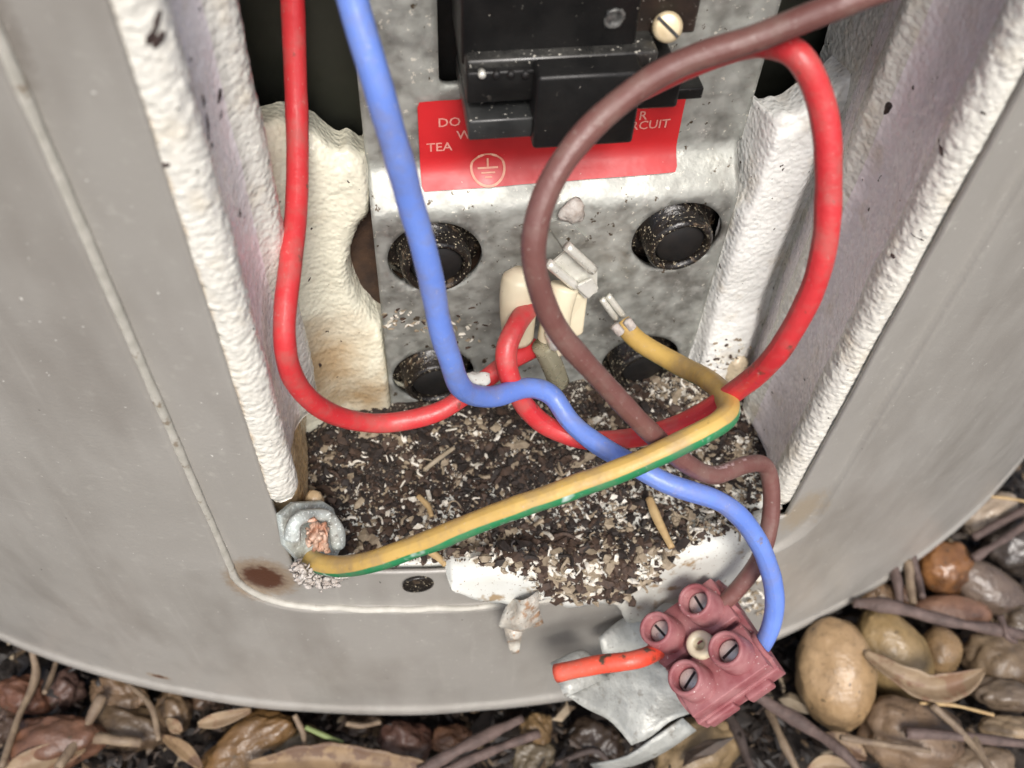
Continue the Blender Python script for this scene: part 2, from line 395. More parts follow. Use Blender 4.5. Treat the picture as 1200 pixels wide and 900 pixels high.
def jr(s, z):
    r = R - 1.25 * sm(.55, -.6, recess(s, z))
    if z < 6:                                     # rolled bottom edge
        r += [(.0, -2.2), (.35, .1), (.9, .75), (1.8, .9), (3.0, .9), (4.2, .8), (4.7, .45), (5.2, .05), (6, 0)][min(range(9), key=lambda k: abs([0, .35, .9, 1.8, 3, 4.2, 4.7, 5.2, 6][k] - z))][1]
        r += .25 * N(s, z, 0, .05)
    r += .35 * N(s, z, 0, .02, 4) + .12 * N(s, z, 0, .09, 9)
    e = max(abs(s) - OW, OZ0 - z)                # slightly worn, uneven cut edge
    if 0 <= e < 5: r += .18 * N(s, z, 0, .25, 2) * (1 - e / 5)
    return r
V = []; Fc = []; idx = {}
for j, z in enumerate(ZA):
    for i, s in enumerate(SA):
        idx[(j, i)] = len(V); V.append(on_jacket(s, z, jr(s, z)))
ns = len(SA)
for j in range(len(ZA) - 1):
    for i in range(ns):
        i2 = (i + 1) % ns
        if i2 and abs((SA[i] + SA[i2]) / 2) < OW and OZ0 < (ZA[j] + ZA[j + 1]) / 2 < OZ1: continue
        Fc.append((idx[(j, i)], idx[(j, i2)], idx[(j + 1, i2)], idx[(j + 1, i)]))
jk = part(mesh_obj('jacket', V, Fc, M['jacket']), heater)
so = jk.modifiers.new('thickness', 'SOLIDIFY'); so.thickness = .0009; so.offset = -1; so.use_rim = True
JB = BVHTree.FromPolygons([Vector(v) for v in V], Fc)
# added pale bead imitating light on the cover seat step (left side and bottom)
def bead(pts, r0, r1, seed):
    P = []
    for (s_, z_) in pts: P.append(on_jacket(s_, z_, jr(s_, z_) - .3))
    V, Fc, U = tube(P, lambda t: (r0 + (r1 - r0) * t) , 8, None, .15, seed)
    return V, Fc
M['seat_light'] = simple('pale_seat_light', (.48, .46, .405), (.38, .365, .315), .4, .6, dirt=.62, dirt_c=(.24, .2, .15))
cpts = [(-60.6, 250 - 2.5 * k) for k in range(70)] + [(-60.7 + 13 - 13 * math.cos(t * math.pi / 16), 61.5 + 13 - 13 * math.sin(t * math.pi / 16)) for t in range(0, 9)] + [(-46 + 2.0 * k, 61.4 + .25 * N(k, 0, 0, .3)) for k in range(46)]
mb = MB(); mb.add(*bead(cpts, .9, .6, 3)); mb.build('lit_seat_bead', M['seat_light'], heater)
# lid, base pan, tank -------------------------------------------------------------------------------------
mb = MB(); lathe(mb, (0, R, 0), (0, 0, 1), [(R - .5, ZA[-1] - 8), (R + 1.5, ZA[-1] - 2), (R - 2, ZA[-1] + 8), (R - 30, ZA[-1] + 26), (10, ZA[-1] + 40)], 96)
mb.build('lid', M['jacket'], heater)
mb = MB(); lathe(mb, (0, R, 0), (0, 0, 1), [(R - 18, GZ - 4), (R - 16, -4), (R - 4, 1.0), (R - 4, 4.0)], 96)
mb.build('base_pan', simple('base_pan_steel', (.10, .09, .08), (.05, .04, .035), .1, .6), heater)
TR = R - 52
mb = MB(); lathe(mb, (0, R, 0), (0, 0, 1), [(TR, 8), (TR, 1150)], 160)
mb.build('tank', M['tank'], heater)

# foam side walls, swept up the opening --------------------------------------------------------------------
def resample(P, step):
    out = []
    for a, b in zip(P[:-1], P[1:]):
        k = max(1, int(math.hypot(b[0] - a[0], b[1] - a[1]) / step))
        for i in range(k): out.append((a[0] + (b[0] - a[0]) * i / k, a[1] + (b[1] - a[1]) * i / k))
    out.append(P[-1]); return out
def rounded(P, it=2):
    for _ in range(it):
        Q = [P[0]]
        for a, b in zip(P[:-1], P[1:]):
            Q.append((a[0] * .75 + b[0] * .25, a[1] * .75 + b[1] * .25)); Q.append((a[0] * .25 + b[0] * .75, a[1] * .25 + b[1] * .75))
        P = Q + [P[-1]]
    return P
def foam_wall(name, prof, bead, z0, z1, seed, side):
    """prof: (x, y) plan section; bead(y) -> 0..1 how wrinkled"""
    P = resample(rounded(prof), .55); V = []; Fc = []; MI = []
    zs = []; z = z0
    while z < z1: zs.append(z); z += .6 if z < 215 else 4
    for j, z in enumerate(zs):
        taper = sm(z0 - .5, z0 + 4, z) * .6 + .4
        for i, (x, y) in enumerate(P):
            w = bead(x, y)
            a = P[max(i - 1, 0)]; b = P[min(i + 1, len(P) - 1)]
            tx, ty = b[0] - a[0], b[1] - a[1]; L = math.hypot(tx, ty) or 1
            nx, ny = (ty / L, -tx / L)
            h = w * (.20 * N(x * .7, y * .7, z * 1.0, 1.25, seed) + .13 * N(x, y, z * 1.2, 2.2, seed + 3)) + .10 * N(x, y, z, .9, seed + 7) + .3 * N(x * .3, y * .3, z, .09, seed + 11) + .25 * (1 - w) * N(x, y, z, .25, seed + 5)
            if z < z0 + 3: h -= (1 - sm(z0, z0 + 3, z)) * .9
            V.append((x + nx * h * side, y + ny * h * side, z + .5 * N(x, y, z, .2, seed + 2)))
    n = len(P)
    for j in range(len(zs) - 1):
        for i in range(n - 1):
            Fc.append((j * n + i, j * n + i + 1, (j + 1) * n + i + 1, (j + 1) * n + i))
            MI.append(0 if bead(*P[i]) > .35 else 1)
    Fc.append(tuple(range(n))); MI.append(0)
    o = part(mesh_obj(name, V, Fc, [M['foam'], M['skin']], None, True, MI), heater)
    return o, V, Fc
bl = lambda x, y: max(sm(10.5, 7.5, y), sm(21, 23, y) * sm(33, 29, y), sm(36, 40, y))
LW, LV, LF = foam_wall('foam_lip', [(-52, 12), (-49.6, 7.6), (-48.6, 6.0), (-47.2, 5.7), (-45.2, 6.2), (-43.9, 7.6), (-43.7, 9.5), (-44.6, 11.5), (-44.8, 15), (-44.0, 21), (-42.8, 23.0), (-40.8, 24.2), (-39.9, 26.5), (-40.8, 30), (-42.2, 36), (-43.5, 44), (-44, 54)], bl, 100.0, 243, 1.3, 1)
br = lambda x, y: max(sm(12.5, 9.5, y), sm(24.5, 26.5, y) * sm(32, 30, y), sm(36, 41, y) * .8)
RW, RV, RF = foam_wall('foam_lip', [(53, 12), (50.8, 8.0), (48.8, 6.6), (46.4, 7.0), (45.0, 9.2), (45.3, 11.6), (46.6, 15), (47.6, 20), (47.4, 24), (46.2, 26.6), (45.2, 28.4), (45.8, 30.5), (47.5, 34), (49.5, 40), (50, 46), (50, 54)], br, 78.0, 243, 5.9, -1)
tag(LW, 'cream wrinkled foam edge down the left of the opening'); tag(RW, 'bluish white foam edge and mauve wall right of the opening')
LB = BVHTree.FromPolygons([Vector(v) for v in LV], LF); RB = BVHTree.FromPolygons([Vector(v) for v in RV], RF)
# foam under the left lip: low tan shoulder that reaches the floor
mb = MB(); V = []; Fc = []
zs = [66 + k * .8 for k in range(60)]; pr = resample(rounded([(-54, 13), (-50, 11), (-46.5, 13), (-44.5, 17), (-44.2, 26), (-44.5, 40), (-46, 54)]), .8)
for z in zs:
    for (x, y) in pr: V.append((x - .4 + .9 * N(x, y, z, .16, 8) + .3 * N(x, y, z, .7, 3), y + .6 * N(x, y, z, .2, 5), z))
for j in range(len(zs) - 1):
    for i in range(len(pr) - 1): Fc.append((j * len(pr) + i, j * len(pr) + i + 1, (j + 1) * len(pr) + i + 1, (j + 1) * len(pr) + i))
M['tanfoam'] = mat_foam('stained_foam', (.62, .50, .33), (.70, .60, .44), [(at_y(350, 540, 20), 12, (1, .6, .4))], rip=.5)
o = part(mesh_obj('foam_shoulder', V, Fc, M['tanfoam']), heater); tag(o, 'tan stained foam at the lower left corner')

# foam back either side of the bracket, as a height field over (x, z) ---------------------------------------
def foam_back(name, x0, x1, topf, df, hole, seed, mat='foam_back'):
    V = []; Fc = []; st = .6; nx = int((x1 - x0) / st) + 1; nr = 140
    roll = [(.35, .5), (.45, 1.3), (.2, 2.4), (-.3, 4.0), (-1.2, 8.0)]                  # torn top edge: (up, back)
    for i in range(nx):
        x = x0 + i * st; t = topf(x) + .7 * N(x, 0, 0, .35, seed) + .35 * N(x, 0, 0, 1.1, seed)
        for j in range(nr + len(roll)):
            up, back = (0, 0) if j < nr else roll[j - nr]
            z = 62 + (t - 62) * min(j, nr - 1) / (nr - 1)
            y = df(x, z) - .16 * N(x, 0, z, .55, seed) - .7 * N(x, 0, z, .11, seed + 2) - .10 * N(x, 1, z, 1.2, seed + 4) + 1.0 * sm(-3, 0, z - t) + back
            hd = hole(x, z) + .3 * N(x, 0, z, .4, seed)
            y += 1.2 * sm(2.5, .3, hd) + 14 * sm(.4, -1.2, hd)
            V.append((x, y, z + up))
    n = nr + len(roll)
    for i in range(nx - 1):
        for j in range(n - 1): Fc.append((i * n + j, (i + 1) * n + j, (i + 1) * n + j + 1, i * n + j + 1))
    o = part(mesh_obj(name, V, Fc, M[mat]), heater)
    return o, BVHTree.FromPolygons([Vector(v) for v in V], Fc)
hl = lambda x, z: math.hypot((x + 24) / 8.2, (z - 116) / 15.5) * 11 - 11
nohole = lambda x, z: 9
FL, FLB = foam_back('foam_backing', -46.5, -20, lambda x: 149.0 - .42 * (x + 42) + 2.2 * N(x, 0, 0, .25, 3) - 3.0 * sm(-37, -31, x),
    lambda x, z: 41.5 - 4.0 * sm(-36, -46, x) - 2.5 * sm(110, 85, z) + 2.0 * sm(130, 150, z) + 6 * sm(-28.3, -26.6, x), hl, 12.5)
FR, FRB = foam_back('foam_backing', 34.7, 51, lambda x: 147.5 + .55 * (x - 40) + 1.6 * N(x, 0, 0, .3, 8),
    lambda x, z: 42.4 - 4.8 * sm(35.2, 37.2, x) + (7 * sm(127, 133, z) * sm(38, 36.2, x)) + 3.4 * sm(45.0, 49.5, x) - 2.5 * sm(108, 84, z), nohole, 31.0, 'foam_white')
# rusty flange disc seen through the gap left of the bracket
mb = MB(); lathe(mb, (-4, 49.6, 119), (0, -1, 0), [(31, -3), (31, 1.2), (29.5, 2.0), (6, 2.0)], 64)
mb.build('element_flange', M['rust'], heater)
# dark specks (droppings, dirt) stuck to the foam
mb = MB(); rnd = random.Random(4)
def speck(bvh, px, py, a, b, ang):
    p, nrm = hit(bvh, px, py); a *= 1.5; b *= 1.6
    if p is None: return
    if nrm.dot(CAM - p) < 0: nrm = -nrm
    ex = (CX * math.cos(ang) + CYD * math.sin(ang)); ex = (ex - nrm * ex.dot(nrm)).normalized(); ey = nrm.cross(ex)
    V = [p + nrm * .35 * min(b, 1.0)]; k = 9
    for i in range(k):
        t = 2 * math.pi * i / k; q = 1 + .3 * rnd.uniform(-1, 1); V.append(p - nrm * .25 + ex * (a * math.cos(t) * q) + ey * (b * math.sin(t) * q))
    mb.add(V, [(0, 1 + i, 1 + (i + 1) % k) for i in range(k)])
for bv, L in ((LB, [(185, 22, 2.0, .45, 1.4), (190, 42, 1.0, .5, 1.3), (238, 118, 1.2, .45, 1.4), (243, 145, 2.2, .4, 1.4), (248, 170, .8, .35, 1.5), (257, 112, 1.5, .55, 1.4), (259, 135, 1.3, .25, 1.5), (195, 193, .7, .4, .2), (281, 250, 1.3, .3, 1.3), (223, 70, .5, .3, 1.3)]),
              (RB, [(1041, 124, 1.0, .75, 2.0), (1070, 103, .6, .35, 1.8), (1103, 177, .9, .5, 2.0), (1046, 300, .6, .45, .5), (1080, 270, .5, .25, .2), (1055, 235, .35, .2, 1), (1018, 246, .4, .3, 1), (905, 460, .5, .3, 1), (1015, 433, .4, .3, 1), (943, 445, .3, .3, 0), (1072, 277, .8, .2, .2)]),
              (FLB, [(408, 213, .7, .25, 1.1), (363, 327, .7, .3, 1.5), (350, 376, .4, .3, 0), (375, 428, .8, .4, 1.0), (400, 400, .3, .3, 0), (365, 268, .4, .3, 1)]),
              (FRB, [(844, 312, .8, .35, 1.4), (910, 358, .6, .4, 1), (908, 372, .4, .4, 1), (868, 190, .4, .3, 0), (955, 236, .9, .3, 2.6)])):
    for a in L: speck(bv, *a)
o = mb.build('dirt_speck', simple('droppings', (.02, .012, .01), (.045, .025, .02), .8, .6), heater, smooth=False); tag(o, kind='stuff')

# ------------------------------------------------------------------ mounting bracket (Z-bent galvanised plate)
brk = thing('mounting_bracket', 'galvanised steel mounting bracket with red warning sticker inside the heater opening', 'bracket', (4, 40, 78))
prof = [(40.0, 70.0), (40.0, 130.2), (40.25, 131.6), (41.0, 132.6), (45.0, 136.6), (45.8, 137.7), (46.0, 139.0), (46.0, 206.0)]      # (y, z)
HOLES = [at_y(510, 303, 40), at_y(793, 278, 40), at_y(508, 440, 40), at_y(750, 424, 40)]
def plate():
    V = []; Fc = []; st = .8; th = 1.3
    pts = resample(prof, st); xs = []; x = -27.6
    while x <= 36: xs.append(x); x += st
    slot = (-15.4, -11.4, 152.0, 200.0)
    def ssd(x, z):                                # signed distance to the slot outline (rounded corners)
        rr = 1.5; hx, hz = (slot[1] - slot[0]) / 2 - rr, (slot[3] - slot[2]) / 2 - rr
        a, b = abs(x - (slot[0] + slot[1]) / 2) - hx, abs(z - (slot[2] + slot[3]) / 2) - hz
        return math.hypot(max(a, 0), max(b, 0)) + min(max(a, b), 0) - rr
    def inside(x, z):
        for h in HOLES:
            if math.hypot(x - h.x, z - h.z) < 8.3: return True
        return ssd(x, z) < 0
    n = len(xs)
    for (y, z) in pts:
        for x in xs:
            e = 0
            xx = x
            if x > 33.5 and z > 138: xx = x + .6
            V.append([xx, y + .35 * N(x, z, 0, .05) + .06 * N(x, z, 0, .4), z])
    # pull the verts near a hole on to its circle so that the rim is round
    for v in V:
        for h in HOLES:
            d = math.hypot(v[0] - h.x, v[2] - h.z)
            if 7.8 < d < 8.85: v[0] = h.x + (v[0] - h.x) * 8.3 / d; v[2] = h.z + (v[2] - h.z) * 8.3 / d
        d = ssd(v[0], v[2])
        if abs(d) < .52:
            gx_, gz_ = ssd(v[0] + .01, v[2]) - d, ssd(v[0], v[2] + .01) - d; L = math.hypot(gx_, gz_) or 1
            v[0] -= gx_ / L * d; v[2] -= gz_ / L * d
    for j in range(len(pts) - 1):
        for i in range(n - 1):
            q = (j * n + i, j * n + i + 1, (j + 1) * n + i + 1, (j + 1) * n + i)
            cx = sum(V[k][0] for k in q) / 4; cz = sum(V[k][2] for k in q) / 4
            if inside(cx, cz): continue
            Fc.append(q)
    used = sorted({k for f in Fc for k in f}); mp = {k: i for i, k in enumerate(used)}
    return [V[k] for k in used], [tuple(mp[k] for k in f) for f in Fc]
V, Fc = plate()
o = part(mesh_obj('plate', V, Fc, M['galv']), brk)
so = o.modifiers.new('t', 'SOLIDIFY'); so.thickness = .0013; so.offset = -1
BRB = BVHTree.FromPolygons([Vector(v) for v in V], Fc)
for k, h in enumerate(HOLES):
    mb = MB(); c = Vector((h.x, 41.2, h.z))
    ax = Vector((.06, -1, -.03))
    lathe(mb, c, ax, [(9.2, -3.0), (8.6, -2.2), (7.6, -2.0), (6.9, -2.4), (6.3, -2.4), (6.2, 3.2), (5.6, 3.9), (5.1, 3.9), (4.7, 2.9), (4.6, -1.8)], 28, 0, False, True, .05)
    o = mb.build('bolt', M['bolt'], brk)
    mb = MB(); lathe(mb, c, ax, [(4.65, -1.8), (4.6, 2.6), (4.1, 3.1), (.5, 3.3)], 16); mb.build('bolt_socket', M['hole'], o)
# back of the slot and holes: a black sheet behind the plate
mb = MB(); abox(mb, -20, 30, 48.6, 49.2, 150, 204); mb.build('black_backing', M['hole'], brk)
# sticker following the bend
ST = MB(); sp = [(45.55, 150.0), (45.55, 139.2), (45.35, 137.9), (44.6, 136.7), (42.6, 134.6)]
xs = [-18.9 + 43.3 * i / 24 for i in range(25)]
def stk(x, y, z, tz=0): return Vector((x, y - .35 + .35 * N(x, z, 0, .05) - .10 * N(x, z, 0, .2, 5), z + tz))
pp = resample([(a, b) for a, b in sp], .9); V = []; Fc = []
for j, (y, z) in enumerate(pp):
    for i, x in enumerate(xs):
        f_ = j / (len(pp) - 1)
        V.append(stk(x + (.35 if i == 0 and j in (0, len(pp) - 1) else (-.35 if i == 24 and j in (0, len(pp) - 1) else 0)), y, z, .035 * (x + 19) * sm(.35, 1, f_) * .5))
for j in range(len(pp) - 1):
    for i in range(24): Fc.append((j * 25 + i, j * 25 + i + 1, (j + 1) * 25 + i + 1, (j + 1) * 25 + i))
ST.add(V, Fc); stick = ST.build('warning_sticker', M['sticker'], brk)
tag(stick, 'red warning sticker with worn pale lettering')
def text_mesh(txt, size):
    cu = bpy.data.curves.new('t', 'FONT'); cu.body = txt; cu.size = size; cu.extrude = 0; cu.offset = .012 * size; cu.resolution_u = 2
    ob = bpy.data.objects.new('t', cu); COL.objects.link(ob)
    dg = bpy.context.evaluated_depsgraph_get(); me = bpy.data.meshes.new_from_object(ob.evaluated_get(dg))
    V = [tuple(v.co) for v in me.vertices]; Fc = [tuple(p.vertices) for p in me.polygons]
    bpy.data.objects.remove(ob); bpy.data.meshes.remove(me); bpy.data.curves.remove(cu)
    return V, Fc
SY = 45.12
for txt, px, py in (('DO N', 513, 149), ('W', 535, 163), ('TEA', 500, 178), ('ET', 752, 128), ('R', 748, 141), ('CIRCUIT', 722, 154)):
    p = at_y(px, py, SY); TV, TF = text_mesh(txt, 2.35); mb = MB()
    mb.add([stk(p.x + a, 45.55, p.z + b + .02 * a) + Vector((0, -.10, 0)) for (a, b, c) in TV], TF); mb.build('lettering', M['print'], stick, smooth=False)
# earth sign in a ring
mb = MB(); c = at_y(571, 193, 44.9)
def onst(a, b):                                  # sticker surface round the sign
    z = c.z + b * .78; y = 45.55
    if z < 139.2: y = 45.55 - max(0, 137.9 - z) * .98 - (.2 if z < 139.2 else 0)
    return Vector((c.x + a, y - .55 + .35 * N(c.x + a, z, 0, .05), z))
def ring(r0, r1, k=36):
    b0 = len(mb.V); V = []
    for i in range(k):
        t = 2 * math.pi * i / k; V.append(onst(r0 * math.cos(t), r0 * math.sin(t))); V.append(onst(r1 * math.cos(t), r1 * math.sin(t)))
    mb.add(V, [(2 * i, 2 * i + 1, (2 * i + 3) % (2 * k), (2 * i + 2) % (2 * k)) for i in range(k)])
ring(2.55, 2.95)
def bar(x0, x1, z0, z1): mb.add([onst(x0, z0), onst(x1, z0), onst(x1, z1), onst(x0, z1)], [(0, 1, 2, 3)])
bar(-.16, .16, .1, 1.9); bar(-1.7, 1.7, -.15, .15); bar(-1.15, 1.15, -.85, -.6); bar(-.6, .6, -1.5, -1.27)
mb.build('earth_symbol', M['goldprint'], stick, smooth=False)
# small earth tab riveted on the plate, pale crumb of foam stuck under the bend
mb = MB(); q = [at_y(*a, 39.4) for a in ((640, 262), (662, 256), (690, 282), (664, 296))]
V = q + [p + Vector((0, .8, 0)) for p in q]; mb.add(V, [(0, 1, 2, 3), (7, 6, 5, 4), (0, 4, 5, 1), (1, 5, 6, 2), (2, 6, 7, 3), (3, 7, 4, 0)]); mb.build('earth_tab', M['galv'], brk, smooth=False)

# ------------------------------------------------------------------ thermostat
th = thing('thermostat', 'black plastic thermostat block above the red sticker', 'thermostat', (3, 38, 150))
def pbox(mb, x0, y0, x1, y1, yf, yb, slope=0):
    a = at_y(x0, y0, yf); b = at_y(x1, y0, yf); c = at_y(x1, y1, yf); d = at_y(x0, y1, yf)
    u0, u1, z1, z0 = (a.x + d.x) / 2, (b.x + c.x) / 2, (a.z + b.z) / 2, (c.z + d.z) / 2
    abox(mb, u0, u1, yf, yb, z0, z1); return u0, u1, z0, z1
mb = MB(); pbox(mb, 540, -260, 765, 72, 33.5, 45.6)
body = mb.build('body', M['black'], th, bevel=.5)
mb = MB(); pbox(mb, 762, -250, 842, 40, 36.5, 45.4); o = mb.build('terminal_base', simple('dark_bakelite', (.020, .015, .012), (.045, .028, .02), .2, .45, specks=.7, bsc=1, bd=.06), th, bevel=.5)
mb = MB(); p = at_y(783, 32, 34.6); ax = Vector((-.15, -.85, .5)).normalized()
a_, b_, ax = basis(ax)
lathe(mb, p - ax * 2.2, ax, [(2.1, 0), (2.1, 1.7), (1.95, 2.05), (1.5, 2.2)], 28)
sc = mb.build('terminal_screw', M['cream'], o)
mb = MB(); ex = (CX * .72 + CYD * .69); ex = (ex - ax * ex.dot(ax)).normalized(); box(mb, p + ax * .0, ex * 1.95, ax * .12, ex.cross(ax) * .23)
mb.build('screw_slot', M['hole'], sc, smooth=False)
mb = MB(); pbox(mb, 547, 84, 628, 120, 30.5, 45.3); mb.build('ribbed_housing', M['black'], th, bevel=.35)
mb = MB(); pbox(mb, 549, 140, 632, 163, 29.0, 45.2); mb.build('ribbed_housing', simple('dusty_black_plastic', (.018, .019, .019), (.035, .036, .035), .2, .35, specks=.68, speck_c=(.5, .48, .42)), th, bevel=.35)
mb = MB(); pbox(mb, 551, 122, 626, 142, 33.0, 45.1); mb.build('ribbed_housing', M['hole'], th, bevel=.3)
mb = MB(); pbox(mb, 546, 66, 770, 88, 31.5, 45.0); mb.build('front_ledge', simple('scuffed_black_plastic', (.015, .015, .014), (.045, .044, .04), .35, .3, specks=.66, speck_c=(.55, .53, .46)), th, bevel=.5)
for k in range(4):
    mb = MB(); p = at_y(565 + k * 17, 88, 30.3); lathe(mb, p + Vector((0, .8, 0)), (0, -1, 0), [(.55, 0), (.55, .9), (.35, 1.1)], 10); mb.build('rivet', M['hole'] if k else M['steel'], th)
mb = MB(); pbox(mb, 627, 88, 748, 172, 27.5, 45.0); o = mb.build('terminal_cover', M['black'], th, bevel=.6)
mb = MB(); pbox(mb, 749, 92, 797, 128, 30.5, 44.9); mb.build('terminal_cover', M['black'], th, bevel=.5)
mb = MB(); pbox(mb, 640, 84, 745, 90, 28.2, 44.8); mb.build('cover_lip', M['black'], o, bevel=.3)
mb = MB(); pbox(mb, 790, 104, 824, 117, 36, 44.6); mb.build('side_tab', M['black'], th, bevel=.3)
mb = MB(); p = at_y(719, 22, 33.3); lathe(mb, p + Vector((0, .5, 0)), (0, -1, 0), [(1.5, 0), (1.5, .5), (1.2, .7), (.9, .4)], 14, 0, True, True, .3); mb.build('adjuster', simple('glint_metal', (.02, .02, .02), (.16, .16, .15), .9, .35, metal=.3), th)  # grey patches in the dark metal colour stand in for glints

# ------------------------------------------------------------------ cavity floor liner, bent out over the lip with a ragged edge
def floor_z(x, y): return 76.2 + 1.0 * N(x, y, 0, .05, 6) + .5 * N(x, y, 0, .2, 2)
rag = [(472, 655), (486, 660), (500, 664), (520, 678), (545, 688), (575, 694), (604, 702), (622, 694), (640, 688), (655, 700), (680, 702), (705, 698), (722, 704), (736, 719), (752, 716), (772, 700), (800, 694), (830, 686), (858, 678), (880, 655), (900, 640), (908, 622)]
FR_ = []
for (px, py) in rag: FR_.append(at_r(px, py, R + 2.2))
def rag_at(x):
    for a, b in zip(FR_[:-1], FR_[1:]):
        if a.x <= x <= b.x:
            t = (x - a.x) / (b.x - a.x + 1e-9); return a.lerp(b, t)
    return FR_[0] if x < FR_[0].x else FR_[-1]
V = []; Fc = []; xs = [-48.3 + i * .7 for i in range(int(96.8 / .7) + 1)]
rows = [50, 46, 42, 38, 34, 30, 26, 22, 18, 14, 11, 8, 6]
jy = lambda x: R - math.sqrt(R * R - x * x)
ncol = len(xs); XA, XB, XC = at_r(488, 660, R).x, at_r(640, 690, R).x, at_r(790, 680, R).x
for x in xs:
    e = rag_at(x).copy(); e.z += 1.2 * N(x, 0, 0, .35, 4) + .8 * N(x, 0, 0, .9, 8); lift = 4.5 * sm(XA, XA + 7, x) * sm(XB + 4, XB - 6, x) + 1.2 * sm(XC, XC + 6, x); out = 1 if FR_[0].x < x < FR_[-1].x and OZ0 + lift - .6 - e.z > 0 else 0
    pts = [Vector((x, y + jy(x) * .3, floor_z(x, y))) for y in rows]
    y0 = jy(x)
    lip = [Vector((x, y0 + 3.2, OZ0 + .9 + lift * .8)), Vector((x, y0 + 1.0, OZ0 + 1.2 + lift))]
    if out > 0:
        drop = max(2.0, OZ0 + 1 + lift - e.z)
        pts += lip + [Vector((x, y0 - 1.2, OZ0 + .6 + lift)), Vector((x, y0 - 2.4, OZ0 - .6 + lift))]
        for k in range(1, 7):
            t = k / 6; pts.append(Vector((x, y0 - 2.5 - 1.5 * t * (1 + .5 * N(x, 0, 0, .12, 3)), OZ0 - .6 + lift - (drop - 1.6) * t + .5 * t * N(x, 0, 0, .5))))
    else:
        pts += [Vector((x, y0 + 4.2, OZ0 - .6)), Vector((x, y0 + 3.6, OZ0 - .9)), Vector((x, y0 + 3.4, OZ0 - 1.2)), Vector((x, y0 + 3.3, OZ0 - 1.6))] + [Vector((x, y0 + 3.25, OZ0 - 1.8 - .1 * k)) for k in range(6)]
    V += pts
m_ = len(rows) + 2 + 2 + 6
for i in range(ncol - 1):
    for j in range(m_ - 1): Fc.append((i * m_ + j, i * m_ + j + 1, (i + 1) * m_ + j + 1, (i + 1) * m_ + j))
liner = part(mesh_obj('floor_liner', V, Fc, M['white']), heater)
tag(liner, 'white sheet lining the cavity floor, its torn edge bent out over the lip')
so = liner.modifiers.new('t', 'SOLIDIFY'); so.thickness = .0005; so.offset = -1
FB = BVHTree.FromPolygons([Vector(v) for v in V], Fc)
# dark screw hole in the jacket left of the liner
p = at_r(490, 685, R - 1.0)
mb = MB(); lathe(mb, p + Vector((0, .3, 0)), (0, -1, 0), [(3.0, 0), (3.0, .55), (2.5, .6), (2.2, .35), (.3, .33)], 24); mb.build('screw_hole', M['bolt'], heater)

# ------------------------------------------------------------------ dirt heap in the cavity (nobody could count it)
rnd = random.Random(11)
M['d1'] = simple('dirt_dark', (.010, .007, .0055), (.024, .015, .011), .9, .75)
M['bed'] = simple('dirt_bed', (.012, .008, .006), (.05, .034, .024), 1.1, .8, specks=.60, speck_c=(.42, .38, .31), bsc=1.2, bd=.5)
M['d2'] = simple('dirt_brown', (.030, .018, .012), (.065, .038, .024), .9, .75)
M['d3'] = simple('dirt_tan', (.30, .245, .17), (.20, .155, .105), .9, .7)
M['d4'] = simple('dirt_white', (.66, .63, .56), (.50, .46, .38), .9, .55)
def heap(x, y):
    b = 1.2 + 3.6 * sm(12, 34, y) + 1.0 * sm(34, 40, y) + 2.5 * sm(10, 40, x) * sm(20, 38, y)
    b *= sm(-49.5, -43, x) * sm(53, 46, x) * .5 + .5
    b += 1.7 * N(x, y, 0, .10, 5) + .9 * N(x, y, 0, .3, 2) + .5 * N(x, y, 0, .8, 2)
    return b
def inside_poly(p, poly):
    x, y = p; c = False; j = len(poly) - 1
    for i in range(len(poly)):
        if (poly[i][1] > y) != (poly[j][1] > y) and x < (poly[j][0] - poly[i][0]) * (y - poly[i][1]) / (poly[j][1] - poly[i][1]) + poly[i][0]: c = not c
        j = i
    return c
V = []; Fc = []; st = .9; ny_ = int(40 / st); nx_ = int(97 / st)
for j in range(ny_ + 1):
    for i in range(nx_ + 1):
        x = -47.5 + i * st; y = 6 + j * st + jy(x) * .3
        V.append(Vector((x, y, floor_z(x, y) - 1.6 + heap(x, y) * sm(6, 14, y))))
for j in range(ny_):
    for i in range(nx_): Fc.append((j * (nx_ + 1) + i, j * (nx_ + 1) + i + 1, (j + 1) * (nx_ + 1) + i + 1, (j + 1) * (nx_ + 1) + i))
HV, HF = list(V), list(Fc)
HB = BVHTree.FromPolygons(V, Fc)
mb = MB(); mb.add(V, Fc, 4)
def chip(mb, p, nrm, L, W, T, mi, rnd):
    ax = Vector((rnd.gauss(0, 1), rnd.gauss(0, 1), rnd.gauss(0, .45))).normalized()
    ax = (ax - nrm * ax.dot(nrm) * .6).normalized(); a, b, ax = basis(ax); t0 = rnd.uniform(0, 6.28)
    bend = a * (L * rnd.uniform(-.25, .25)); V = [p - ax * L * .5 * rnd.uniform(.8, 1.2) + bend]
    for h in (-.22, .22):
        for k in range(4):
            t = t0 + k * math.pi / 2 + rnd.uniform(-.35, .35); q = rnd.uniform(.55, 1.4)
            V.append(p + ax * L * (h + rnd.uniform(-.1, .1)) + a * (W * .5 * math.cos(t) * q) + b * (T * .5 * math.sin(t) * q))
    V.append(p + ax * L * .5 * rnd.uniform(.8, 1.2) + bend)
    Fc = [(0, 1 + (k + 1) % 4, 1 + k) for k in range(4)] + [(1 + k, 1 + (k + 1) % 4, 5 + (k + 1) % 4, 5 + k) for k in range(4)] + [(5 + k, 5 + (k + 1) % 4, 9) for k in range(4)]
    mb.add(V, Fc, mi)
